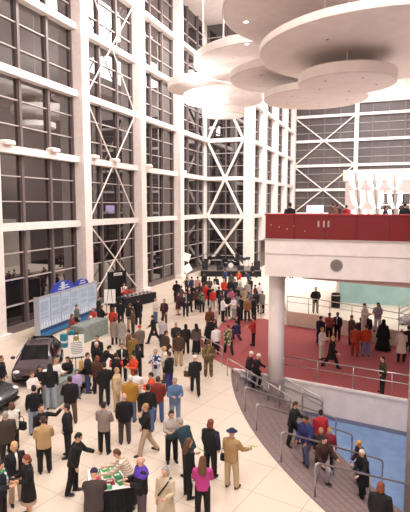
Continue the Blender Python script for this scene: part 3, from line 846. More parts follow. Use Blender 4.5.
pp(76.5, 370, 20, 'stand', 1.25, 'jacket/b9a2cf', 'trousers/8a7aa5', 'bob/k', 'small person in lilac beside the easel sign', group=GC)
m19 = pp(88, 352.5, 80, 'stand', 1.76, 'jacket/19171d', 'trousers/3c4c78', 'short/b', 'person in dark jacket and blue jeans with a tan bag slung behind')
bag_at('rucksack', 'tan bag on the back of the dark jacket', Vector(m19.location)+(Matrix.Rotation(m19.rotation_euler.z, 3, 'Z') @ Vector((.0, .28, 1.0))), 'c19a63', (.26, .16, .42), handle=False, rz=m19.rotation_euler.z)
pp(96, 355, 120, 'relax', 1.68, 'jacket/4a2f22', 'trousers/17161b', 'bob/r', 'person with reddish hair in brown jacket between two black coats', group=GM)
pp(96.6, 342, 10, 'stand', 1.72, 'coat/121217', 'trousers/'+K, 'short/w', 'white haired person in long black coat facing the viewer', group=GM)
pp(96.8, 335.5, 5, 'stand', 1.8, 'parka/15141a', 'trousers/'+K, 'short/k', 'tall dark haired person in wide black parka behind the white haired one', group=GM)
pp(110, 345.5, 120, 'lean', 1.74, 'jacket/15151a', 'trousers/1c1c24', 'short/k', 'person in black leaning forward in the middle of the floor', group=GM)
pp(122, 343.5, 30, 'hold', 1.75, 'jacket/17161b', 'trousers/17161b', 'short/m', 'person in dark jacket holding white papers in front of the tan coat', group=GM, extra=shirtfront('e6e2df'))
pp(116, 352.5, 175, 'hold', 1.7, 'vest/19161a', 'trousers/15141a', 'short/k', 'person in black waistcoat with orange red sleeves seen from behind', group=GM, extra=sleeves('d2492f'))
pp(128, 329.5, 250, 'stand', 1.72, 'coat/6e4a2c', 'trousers/2c2420', 'short/k', 'dark haired person in brown coat beside the red hat', group=GM)
pp(133, 334, 200, 'relax', 1.7, 'coat/8a6a36', 'trousers/2c2420', 'short/m', 'brown haired person in olive tan coat', group=GM)
pp(139.5, 325.5, 210, 'stand', 1.74, 'parka/tw:5e4e46:85736a', 'trousers/2c2420', None, 'person in grey brown tweed coat and bright red hat', group=GM, hat='beanie', hatc='d0302a')
pp(133, 353.5, 340, 'hold', 1.66, 'jacket/d64b28', 'trousers/1f1a1c', 'short/k', 'dark haired person in bright orange jacket', group=GM)
pp(137.5, 344, 190, 'hold', 1.68, 'jacket/16151a', 'trousers/'+K, 'bob/k', 'black haired person in black jacket next to the bright orange jacket', group=GM)
pp(104, 362, 184, 'relax', 1.8, 'jacket/121117', 'trousers/20202c', 'short/k', 'broad person in black jacket with back turned, nearest the tan bag', group=GM)
pp(117, 367.5, 70, 'stand', 1.74, 'jacket/c9b08c', 'trousers/bda582', 'short/a', 'blond person in pale beige jacket and trousers', group=GM)
pp(130.5, 375, 176, 'relax', 1.78, 'parka/ad7f2f', 'trousers/55698c', 'short/w', 'white haired person in mustard jacket and jeans', group=GM)
pp(136, 369, 190, 'hold', 1.72, 'jacket/e9e6ea', 'trousers/2a2a33', 'short/k', 'dark haired person in white shirt behind the mustard jacket', group=GM)
pp(124, 393, 184, 'stand', 1.76, 'jacket/100f14', 'trousers/4a413f', 'fringe/g', 'balding person in black top and grey trousers, seen from behind', shoes='2a2422')
pp(104, 401.5, 160, 'hold', 1.74, 'jacket/8d8078', 'trousers/121116', 'short/k', 'person in grey jacket and black trousers seen from behind')
pp(145, 403.5, 275, 'phone', 1.74, 'sweater/121117', 'trousers/b79f86', 'short/a', 'striding person in black top and khaki trousers with a hand at the ear')
pp(150, 372.5, 250, 'hold', 1.66, 'jacket/d9542c', 'trousers/22202a', 'short/k', 'dark haired person in orange top behind the red jacket', group=GM)
pp(148, 384, 178, 'stand', 1.74, 'sweater/121118', 'trousers/53678f', 'short/k', 'person in black top and blue jeans with back turned beside the red jacket', group=GM)
pp(158, 376, 190, 'relax', 1.74, 'jacket/7d2c22', 'trousers/4c6492', 'short/b', 'person in rust red jacket and blue jeans', group=GM)
pp(155, 349, 350, 'hold', 1.72, 'sweater/spot:22315f:dfe2ec', 'trousers/d9d9dd', 'short/g', 'person in blue and white sports jersey facing the viewer', group=GM)
pp(163.5, 346.5, 300, 'hold', 1.68, 'jacket/ded2c4', 'trousers/5c4c44', 'short/y', 'blond person in cream jacket beside the sports jersey', group=GM)
pp(168.7, 351.5, 200, 'stand', 1.74, 'jacket/15151c', 'trousers/3a3a78', 'short/b', 'person in black jacket and bright blue trousers', group=GM)
pp(175, 378, 10, 'hold', 1.76, 'jacket/587294', 'trousers/7d8fae', 'short/g', 'grey haired person in blue denim jacket and jeans looking down')
m42 = pp(195, 355, 184, 'walk', 1.74, 'jacket/17161b', 'trousers/121116', None, 'person in black with a white knitted cap walking away', hat='beanie', hatc='ece6df')
bag_at('shoulder_bag', 'dark olive bag at the side of the person with white cap', held(m42, 'stand', 'L', -.1, .12), '4d472c', (.26, .14, .24))
pp(208.5, 339.5, 176, 'stand', 1.78, 'jacket/camo:8a7350:5a4a30', 'trousers/camo:8a7350:5a4a30', 'short/m', 'person in camouflage jacket and trousers seen from behind')
pp(216, 325, 200, 'stand', 1.62, 'jacket/f0ebe8', 'trousers/1a191f', 'short/k', 'dark haired person in white shirt at the edge of the red carpet', group=GR)
pp(228.3, 324, 195, 'walk', 1.7, 'coat/spot:35442f:b9a58a', 'trousers/1a191d', 'short/r', 'person in green flecked coat and black trousers at the top of the stairs', group=GR)
w46 = pp(196, 323.5, 200, 'stand', 1.7, 'jacket/5a4c48', 'dress/121116', 'long/k', 'person with long black hair, grey jacket and long black skirt')
bag_at('carrier_bag', 'rose red bag carried beside the long black skirt', held(w46, 'stand', 'R', -.5, .1), 'b4525c', (.28, .14, .44))
pp(185.7, 324, 160, 'stand', 1.66, 'jacket/221c20', 'trousers/1a181c', 'bob/k', 'person in dark jacket between the long black skirt and brown jacket', group=GM)
pp(178.5, 331.5, 178, 'stand', 1.76, 'jacket/4b3527', 'trousers/b69d7e', 'short/b', 'person in brown jacket and khaki trousers with back turned')
pp(176, 322.5, 350, 'relax', 1.72, 'jacket/28222a', 'trousers/1a181c', 'short/g', 'grey haired person in dark jacket facing the brown jacket', group=GM)
pp(166.5, 330.5, 140, 'relax', 1.76, 'parka/47342a', 'trousers/2a2422', 'short/b', 'stout person in wide brown jacket', group=GM)
pp(162.7, 317, 150, 'talk', 1.76, 'jacket/b9b4bb', 'trousers/3b3840', 'short/k', 'dark haired person in pale grey shirt', group=GM)
pp(152.2, 315, 260, 'walk', 1.74, 'coat/141318', 'trousers/141318', 'short/k', 'person in long black coat striding alone across the floor')
pp(156, 298, 60, 'hold', 1.76, 'jacket/ddd2c8', 'trousers/5a6b8c', 'fringe/g', 'balding person in off white jacket and jeans')
pp(164, 299, 330, 'relax', 1.74, 'jacket/1d1a20', 'trousers/4c4038', 'short/b', 'person in dark jacket over a red top', extra=shirtfront('b8323a'))
pp(176.5, 280.5, 190, 'pockets', 1.84, 'coat/15141a', 'trousers/15141a', 'short/k', 'tall person in dark suit standing near the window column')
pp(178.7, 292.5, 70, 'hold', 1.68, 'coat/4a1f24', 'skirt/b08a70', 'bob/m', 'person in maroon coat in front of the tall dark suit', shoes='5a4030')
# crowd before the stage
far = [
 (187, 277, 30, 'stand', 1.74, 'jacket/1a191f', 'trousers/18171c', 'short/k', 'person in black jacket with white shirt, end of the crowd nearest the dark suit', dict(extra=shirtfront('e8e4e2'))),
 (191.5, 276.5, 200, 'stand', 1.72, 'jacket/2e3a5c', 'trousers/1b1b22', 'short/k', 'person in navy blue jacket beside the black and white one', {}),
 (197.5, 276.5, 170, 'relax', 1.7, 'jacket/b98a88', 'trousers/3a2f35', 'short/b', 'person in dusty pink top near the softbox lamps', {}),
 (185.7, 293.5, 20, 'hold', 1.7, 'jacket/2a2c3e', 'trousers/20222e', 'bob/k', 'person in dark blue with pale collar in front of the dark red skirt', dict(extra=shirtfront('cfcad0'))),
 (193.5, 284.5, 10, 'hold', 1.68, 'jacket/17161b', 'skirt/6a2a26', 'short/k', 'person in black jacket and dark red skirt', {}),
 (201.6, 289.5, 200, 'hold', 1.74, 'jacket/spot:2a3328:8a8a72', 'trousers/17171c', 'short/b', 'person in green flecked jacket among dark clothes', {}),
 (204.2, 272.5, 190, 'stand', 1.8, 'coat/101015', 'trousers/101015', 'short/k', 'tall person in long black coat close before the stage end', {}),
 (206.3, 284, 20, 'stand', 1.72, 'coat/cf2a26', 'trousers/c8beb8', 'short/b', 'person in long bright red coat with pale trousers', {}),
 (212.7, 288.5, 190, 'stand', 1.72, 'jacket/c4302a', 'trousers/8f93a8', 'short/b', 'person in red jacket and pale jeans beside the long red coat', {}),
 (215, 281.5, 330, 'hold', 1.72, 'jacket/ece7e4', 'trousers/2c2c34', 'short/g', 'grey haired person in white shirt behind the red jacket', {}),
 (219, 286.5, 180, 'stand', 1.72, 'jacket/131318', 'trousers/d6d0cd', 'short/k', 'person in black top and white trousers', {}),
 (224, 279, 200, 'stand', 1.7, 'jacket/d33328', 'trousers/3a2c30', 'short/y', 'fair haired person in scarlet top facing the stage', {}),
 (224.8, 269, 190, 'stand', 1.74, 'jacket/2c3b66', 'trousers/1c1c28', 'short/k', 'person in dark blue jacket right in front of the stage', {}),
 (238.7, 270.5, 340, 'hold', 1.74, 'jacket/c5271f', 'trousers/4a3222', 'short/r', 'person in red holding something yellow at the stage', dict(extra=scarf('d9b243'))),
 (245.5, 271, 215, 'lean', 1.76, 'jacket/2a3458', 'trousers/1f2230', 'short/k', 'person in blue jacket leaning over at the stage end', {}),
 (252, 263, 250, 'walk', 1.78, 'jacket/15151b', 'trousers/15151b', 'short/k', 'person in black walking past the end of the stage', {}),
 (230, 278.5, 170, 'stand', 1.7, 'jacket/18181e', 'trousers/1a1a20', 'short/m', 'brown haired person in black next to the scarlet top', {}),
 (234.3, 278.5, 200, 'hold', 1.72, 'jacket/26262e', 'trousers/1a1a20', 'short/a', 'sandy haired person in charcoal behind the pink top', dict(extra=shirtfront('dcd8d8'))),
 (231, 288.5, 175, 'stand', 1.66, 'jacket/b85a7c', 'trousers/2a2632', 'bob/r', 'person in pink top in the thick of the crowd', {}),
 (236.5, 286, 190, 'relax', 1.74, 'jacket/1f1d26', 'trousers/2b2a30', 'short/b', 'person in dark jacket between the pink top and beige coat', {}),
 (240, 283, 200, 'stand', 1.72, 'jacket/8a7f7c', 'trousers/3a3638', 'short/g', 'grey haired person in stone grey jacket facing the stage', {}),
 (244.3, 288, 185, 'hold', 1.7, 'coat/b39a7e', 'trousers/4a4038', 'short/m', 'person in beige coat with back turned in the crowd', {}),
 (250.5, 290, 185, 'stand', 1.72, 'jacket/spot:8c8a90:4c4a56', 'trousers/5a5660', 'short/g', 'person in grey patterned jacket near the steel railing', {}),
 (255, 284.5, 260, 'stand', 1.7, 'jacket/6e1f28', 'trousers/2a2228', 'short/k', 'person in maroon jacket at the railing end of the crowd', {}),
 (259.3, 282.5, 220, 'stand', 1.74, 'jacket/d9d4d4', 'trousers/26252c', 'short/k', 'dark haired person in white jacket beside the maroon jacket', {}),
 (262.3, 290.5, 190, 'stand', 1.74, 'jacket/7d7a78', 'trousers/141418', 'short/g', 'grey haired person in grey jacket and black trousers beside the pillar', {}),
 (223.7, 297, 70, 'hold', 1.74, 'jacket/f0ecea', 'trousers/16161b', 'short/m', 'brown haired person in white shirt and black trousers at the carpet edge', {}),
 (233.6, 296.3, 280, 'hold', 1.66, 'jacket/f2eeec', 'trousers/b9b2b0', 'short/k', 'person in white shirt and pale trousers at the carpet edge', {}),
 (238.5, 302.5, 250, 'stand', 1.72, 'jacket/111116', 'trousers/141418', 'short/m', 'person in black facing the two white shirts', {}),
 (209.7, 307, 150, 'stand', 1.72, 'jacket/6d3a26', 'trousers/2a1f1c', 'bob/m', 'person in chestnut brown jacket beside the black coat', {}),
 (214, 305, 340, 'relax', 1.66, 'jacket/d8b9b6', 'trousers/7a3a3c', 'short/a', 'person in pale pink top beside the chestnut jacket', {}),
 (211, 317, 190, 'talk', 1.76, 'cloak/111014', 'trousers/111014', 'short/k', 'person in wide black coat at the corner of the red carpet', {}),
 (199.5, 283, 190, 'stand', 1.7, 'jacket/3a2a30', 'trousers/18171c', 'bob/m', 'person in plum jacket behind the green flecked jacket', {}),
 (209.5, 277.5, 180, 'stand', 1.7, 'jacket/54494c', 'trousers/20202a', 'short/k', 'person in taupe jacket behind the long red coat', {}),
 (247.5, 281, 185, 'stand', 1.7, 'jacket/a8a09c', 'trousers/2e2c30', 'short/a', 'sandy haired person in silver grey jacket facing the stage', {}),
 (227, 286, 190, 'stand', 1.7, 'jacket/24283a', 'trousers/1c1c24', 'short/k', 'person in blue black jacket behind the white shirt at carpet edge', {}),
 (189.6, 290.5, 340, 'relax', 1.66, 'coat/1a181e', 'trousers/1a181e', 'bob/k', 'person with dark bobbed hair in black coat between dark blue and dark red clothes', {}),
 (197.3, 287.8, 160, 'hold', 1.72, 'jacket/4a3a30', 'trousers/1d1b20', 'short/b', 'person in dark brown jacket facing the long red coat', {}),
 (221, 291.5, 200, 'relax', 1.72, 'jacket/2b2a38', 'trousers/22222a', 'short/m', 'person in slate jacket behind the white shirt and black trousers', {}),
 (227.8, 293.5, 20, 'stand', 1.7, 'jacket/141318', 'trousers/1a191e', 'short/k', 'person in black standing between the two white shirts', {}),
 (236, 293, 190, 'stand', 1.68, 'jacket/77707a', 'trousers/2a2930', 'bob/m', 'brown haired person in mauve grey jacket behind the white shirt with pale trousers', {}),
 (241.3, 295.5, 160, 'hold', 1.74, 'parka/17161c', 'trousers/16151a', 'short/k', 'person in thick black parka in front of the beige coat', {}),
 (246.8, 297, 340, 'relax', 1.7, 'jacket/9a6f4a', 'trousers/3a3028', 'short/b', 'person in light brown jacket at the steel railing', {}),
 (253.2, 296.5, 200, 'stand', 1.72, 'jacket/22222c', 'trousers/1b1b20', 'short/k', 'person in dark jacket at the steel railing beside the light brown jacket', {}),
 (257.6, 290.8, 190, 'stand', 1.7, 'jacket/3c3440', 'trousers/1c1b22', 'bob/k', 'person in dim purple jacket between grey patterned and grey jackets', {}),
 (239.5, 277, 180, 'stand', 1.7, 'jacket/e2dcd8', 'trousers/33323a', 'short/k', 'dark haired person in white top just behind the red one at the stage', {}),
 (250.5, 277.5, 200, 'stand', 1.72, 'jacket/1c1b22', 'trousers/1c1b22', 'short/k', 'person in black behind the blue jacket that leans over', {}),
 (216.3, 275.5, 185, 'stand', 1.74, 'jacket/26242a', 'trousers/1c1b22', 'short/b', 'person in black brown jacket between long black coat and dark blue jacket', {}),
 (231.3, 272.8, 190, 'stand', 1.72, 'jacket/3a4a44', 'trousers/1e1e24', 'short/k', 'person in bottle green jacket near the stage front', {}),
 (181.8, 285.5, 80, 'hold', 1.7, 'jacket/5a5058', 'trousers/26242a', 'short/m', 'person in grey plum jacket between the tall dark suit and the crowd', {}),
 (203.8, 282, 170, 'stand', 1.72, 'jacket/8c4a40', 'trousers/2a2428', 'bob/b', 'person in faded red brown jacket beside the long red coat', {}),
 (210.2, 285.8, 200, 'stand', 1.68, 'jacket/16161c', 'trousers/20202a', 'short/k', 'person in black between the two bright red garments', {}),
]
for px, py, a, po, h, tpp, bt, hr, lab, kw in far: pp(px, py, a, po, h, tpp, bt, hr, lab, group=GB, **kw)
# around the black draped table
for row in [
 (124.2, 283, 20, 'relax', 1.74, 'sweater/spot:ece7e4:b33030', 'trousers/16151a', 'short/k', 'person in white and red patterned top behind the draped table'),
 (112.2, 291, 140, 'relax', 1.72, 'jacket/1b191f', 'trousers/'+K, 'short/k', 'person in black beside the blank easel board'),
 (98.8, 296.5, 70, 'stand', 1.74, 'jacket/15141a', 'trousers/'+K, 'short/b', 'person in black at the end of the display board'),
 (102.2, 305.5, 120, 'hold', 1.68, 'coat/131218', 'dress/131218', 'bob/m', 'person in long black dress near the grey draped table'),
 (113, 308, 160, 'relax', 1.68, 'jacket/b5342a', 'trousers/241c20', 'bob/m', 'person in brick red jacket below the blank easel board'),
 (120.5, 300, 175, 'stand', 1.74, 'jacket/16151b', 'trousers/18161a', 'short/k', 'person in black with back turned, nearest the red flowers'),
 (130, 303, 185, 'stand', 1.74, 'jacket/1b191e', 'trousers/a58a6c', 'short/m', 'person in black jacket and tan trousers at the draped table'),
 (138, 298, 185, 'stand', 1.84, 'coat/121117', 'trousers/121117', 'short/k', 'tall person in long black coat at the end of the draped table'),
 (114, 317.5, 200, 'stand', 1.6, 'coat/8f8074', 'trousers/2b2628', 'bob/b', 'short person in grey tan coat behind the brick red jacket'),
 (121.5, 318.5, 160, 'stand', 1.62, 'coat/9a948f', 'trousers/8d8880', 'short/b', 'short person in pale grey coat'),
 (132, 309, 260, 'hold', 1.64, 'jacket/5a4636', 'trousers/2a2420', 'bob/b', 'person in brown top between the pale grey and tall black coats'),
]:
    pp(*row, group=GT)
# by the display board
pp(77, 304.5, 60, 'relax', 1.76, 'sweater/5c6658', 'trousers/22242a', 'short/k', 'person in grey green shirt standing in front of the display board', group=GC)
pp(72.3, 314, 100, 'sit', 1.7, 'sweater/8e3a26', 'trousers/22242a', 'bob/r', 'person in rust top seated in front of the display board', group=GC)
pp(93, 308, 330, 'sit', 1.7, 'sweater/c0432a', 'trousers/22242a', 'bob/r', 'person in orange red top seated behind the grey draped table', group=GC)
pp(1.5, 355.5, 70, 'stand', 1.8, 'sweater/141419', 'trousers/a08a6a', 'short/m', 'person in black top and khaki trousers beside the front of the car', group=GC)
# brochure table
pp(94, 468.5, 176, 'lean', 1.72, 'parka/3d3230', 'trousers/17161b', None, 'person in purple knitted cap and brown jacket at the brochure table', hat='beanie', hatc='2c2344')
pp(115.5, 449.5, 262, 'lean', 1.7, 'sweater/stripe:d9c9b6:a8947f', 'dress/121117', 'short/m', 'person in cream ribbed cardigan bending over the brochure table')
pp(139, 457, 285, 'hold', 1.74, 'jacket/15141b', 'trousers/5a4a52', 'fringe/g', 'balding person in black jacket with purple shoulders', extra=yoke('5b3bb0'))
w132 = pp(165, 467, 330, 'talk', 1.66, 'coat/c3b49c', 'trousers/121117', 'bob/g', 'grey haired person in beige raincoat with dark bag strap', extra=strap('2a2222'))
pp(171.7, 411, 10, 'hold', 1.68, 'sweater/b3aaa4', 'trousers/141318', 'bob/k', 'dark haired person in grey blouse facing the teal jacket')
pp(179, 418, 225, 'lean', 1.76, 'parka/1b3640', 'trousers/17171c', 'short/g', 'grey haired person in dark teal jacket leaning forward')
w135 = pp(189, 438, 120, 'talk', 1.68, 'sweater/121117', 'trousers/131218', 'long/m', 'person with long brown hair in black holding a green leaflet')
bag_at('handbag', 'black and white patterned handbag beside the long brown hair', held(w135, 'stand', 'R', -.32, .1), 'spot:e8e2e4:2a2630', (.36, .16, .3))
pp(211, 419, 150, 'stand', 1.78, 'jacket/15141b', 'trousers/18161b', 'bob/r', 'auburn haired person in black waistcoat with purple sleeves', extra=sleeves('2d2348'))
pp(202.7, 456, 176, 'hold', 1.68, 'sweater/b83c86', 'trousers/121117', 'long/m', 'person in bright magenta top with long brown hair')
capman = pp(232, 428, 150, 'point', 1.76, 'jacket/a88a60', 'trousers/c2ab86', None, 'person in tan jacket, khaki trousers and navy cap by the stair edge', hat='brim', hatc='1d2240', shoes='5a2f22')
bag_at('camera_bag', 'small black bag at the side of the tan jacket and navy cap', held(capman, 'stand', 'L', -.18, .1), '17161a', (.2, .14, .2))
# red carpet
for row, kw in [
 ((252.7, 317, 280, 'hold', 1.68, 'jacket/b7332d', 'trousers/151419', 'short/k', 'person in red jacket and black trousers standing alone on the red carpet'), {}),
 ((236, 320.5, 200, 'crouch', 1.7, 'jacket/2a2550', 'trousers/3a2a5c', 'short/k', 'crouching person in violet blue at the railing corner'), {}),
 ((321, 316, 150, 'stand', 1.72, 'coat/1f1c38', 'dress/1c1930', 'short/k', 'person in long indigo coat and dark cap near the raised floor'), dict(hat='cap', hatc='1b1a28')),
 ((330, 313, 20, 'hold', 1.72, 'sweater/stripe:b9544a:2a2836', 'trousers/17161c', 'short/k', 'person in red and dark striped sweater against the raised floor'), dict(skin='d')),
 ((337.5, 312.3, 340, 'stand', 1.72, 'jacket/15151c', 'trousers/15151c', 'short/k', 'person in black jacket over white shirt against the raised floor'), dict(extra=shirtfront('e9e6ea'), skin='d')),
 ((323, 327.5, 60, 'hold', 1.7, 'jacket/e9e2da', 'trousers/d9cbb8', 'short/y', 'blond person in white jacket and cream trousers on the red carpet'), {}),
 ((333.5, 336, 75, 'walk', 1.7, 'coat/131318', 'trousers/131318', 'short/y', 'blond person in long black coat striding over the red carpet'), {}),
 ((352.5, 315.3, 60, 'hold', 1.74, 'jacket/5a3a30', 'trousers/2a2226', 'short/k', 'person in dark brown jacket behind the rust orange outfit'), {}),
 ((355.7, 325, 175, 'stand', 1.7, 'jacket/b5452a', 'trousers/a63f28', 'short/k', 'person in rust orange jacket and matching trousers'), {}),
 ((366.5, 324.5, 200, 'stand', 1.72, 'jacket/c94a28', 'trousers/6f86b0', 'short/m', 'person in orange shirt and blue jeans on the red carpet'), {}),
 ((367.5, 313.5, 170, 'stand', 1.76, 'jacket/2a2038', 'trousers/17161c', None, 'person in dark plum jacket and white hat behind the orange shirt'), dict(hat='brim', hatc='e9dede')),
 ((361, 317.5, 200, 'stand', 1.7, 'jacket/3a2a30', 'trousers/1c1a20', 'short/k', 'person in aubergine jacket between the white hat and dark brown jacket'), {}),
 ((384, 319.5, 170, 'stand', 1.74, 'cloak/121015', 'dress/121015', None, 'hooded person in a wide floor length black cloak'), dict(hat='hood', hatc='1a1214')),
 ((402, 329, 190, 'hold', 1.74, 'coat/e6dcd2', 'trousers/2a282c', 'fringe/m', 'balding person in long cream white coat'), {}),
 ((409, 325.5, 180, 'stand', 1.74, 'jacket/1a1a22', 'trousers/1a1a22', 'short/k', 'person in dark jacket cut by the frame edge beside the cream coat'), {}),
 ((382.7, 356.3, 280, 'pockets', 1.62, 'jacket/3a3526', 'trousers/15151a', 'short/k', 'person in dark olive jacket standing at the front edge of the carpet'), {}),
]: pp(*row, group=GR, **kw)
# raised floor
pp(316, 287.2, 10, 'pockets', 1.72, 'jacket/15151a', 'trousers/8d8680', 'short/k', 'person in black jacket and grey trousers alone on the raised floor', lev=RZ, group=GZ)
pp(365.3, 303.5, 60, 'hold', 1.66, 'jacket/ded6d0', 'trousers/d9d2cc', 'bun/k', 'dark haired person in white leaning by the raised floor railing', lev=RZ, group=GZ)
pp(378, 302.8, 340, 'hold', 1.66, 'jacket/9a94a0', 'trousers/e0dad6', 'long/k', 'long haired person in grey jacket and white trousers on the raised floor', lev=RZ, group=GZ)
for px, lab in ((284.5, 'person in dark trousers half hidden by the balcony, nearest the pillar'), (291.5, 'person in dark trousers half hidden by the balcony, second from the pillar')):
    pp(px, 260.5, 30, 'stand', 1.75, 'jacket/1b1a22', 'trousers/16151b', 'short/k', lab, lev=RZ, group=GZ)
# stairs
def stair_level(P):
    d = (Vector((P.x, P.y)) - SC).length
    k = math.ceil(max(0, (RO-d))/((RO-RI)/NST)); return -RISE*max(0, min(NST, k))
for row, kw in [
 ((251.8, 351.5, 80, 'stair', 1.7, 'jacket/2a1f2a', 'trousers/5c6f96', None, 'person with pale knitted cap, dark jacket and jeans going down the stairs'), dict(hat='beanie', hatc='eadfd6', extra=scarf('9a2440'), lev=('s', -.45))),
 ((258.6, 356.8, 85, 'stair', 1.72, 'jacket/131217', 'trousers/15141a', None, 'person in black with white cap going down the stairs beside the pillar'), dict(hat='beanie', hatc='ece4da', lev=('s', -.6))),
 ((296.6, 406, 80, 'stair', 1.7, 'jacket/17161b', 'trousers/15141a', 'short/b', 'person in black on the stairs behind the blue jacket'), dict(lev=('s', -.75))),
 ((305, 416.5, 325, 'stair', 1.78, 'parka/282b62', 'trousers/5a6280', 'short/k', 'person in bright blue jacket and jeans coming up the stairs'), dict(lev=('s', -.6), skin='t')),
 ((320.7, 413.5, 190, 'stand', 1.72, 'jacket/b92a35', 'trousers/2a2430', 'short/k', 'person in bright red jacket by the stair handrail'), dict(lev=('s', -1.2))),
 ((320.5, 432.5, 350, 'stand', 1.52, 'jacket/3a2320', 'trousers/22202a', 'bob/a', 'light brown haired person half hidden behind the blue jacket'), dict(lev=('s', -1.05))),
 ((328, 433.5, 20, 'stand', 1.5, 'jacket/8a2438', 'trousers/2a2430', 'short/a', 'small fair haired person in crimson on the stairs'), dict(lev=('s', -1.2))),
 ((325, 441.5, 40, 'stair', 1.62, 'parka/3a201c', 'trousers/a9a3ae', 'short/k', 'dark haired person in brown jacket and pale grey jeans on the stairs'), dict(lev=('s', -1.05))),
 ((358.5, 440.5, 300, 'stair', 1.64, 'jacket/2a1f26', 'trousers/4a5a86', None, 'person in tan cap and plum sleeved jacket on the stairs'), dict(hat='cap', hatc='c99a5c', lev=('s', -1.35), extra=sleeves('54283c'))),
 ((361, 454.5, 310, 'stair', 1.62, 'coat/141318', 'trousers/131217', 'short/w', 'white haired person in long black coat on the stairs'), dict(lev=('s', -1.2))),
 ((381, 487.5, 170, 'stand', 1.72, 'jacket/121117', 'trousers/131217', 'bob/r', 'auburn haired person in black at the bottom corner of the stairs'), dict(lev=('s', -.75))),
]: pp(*row, group=GS, **kw)
# upper level
for px, py, col, hc, a, dist, lab in [(290, 202.5, '22202a', 'short/k', 200, 23.2, 'person in dark clothes alone at the end of the balcony'),
    (333.5, 203, '7a5a4c', 'short/m', 190, 30, 'brown haired person in tan above the red parapet'), (337.5, 204, '4a2f2a', 'short/b', 170, 32, 'person in brown between tan and red clothes on the balcony'),
    (346.5, 205, 'a8222c', 'short/k', 200, 31, 'person in red above the red parapet'), (385.5, 206, '1c1b24', 'bob/b', 180, 27, 'person in dark clothes on the balcony before the lit columns'), (405, 203, '1e1e28', 'short/k', 180, 26, 'person in navy on the balcony nearest the frame edge')]:
    z = 6.5; s = None
    P = at_d(px, py, dist)
    h = max(1.5, min(1.9, (P.z-6.5)/JC['stand']['top'].z*1.75))
    r_ = ray(px, py); 
    t = pp(px, py, a, 'stand', h, 'jacket/'+col, 'trousers/1b1a20', hc, lab, lev=6.5, group=GU)
    # stand at the chosen distance
    c = Vector((-P.x, -P.y)); t.location = (P.x, P.y, 6.5)
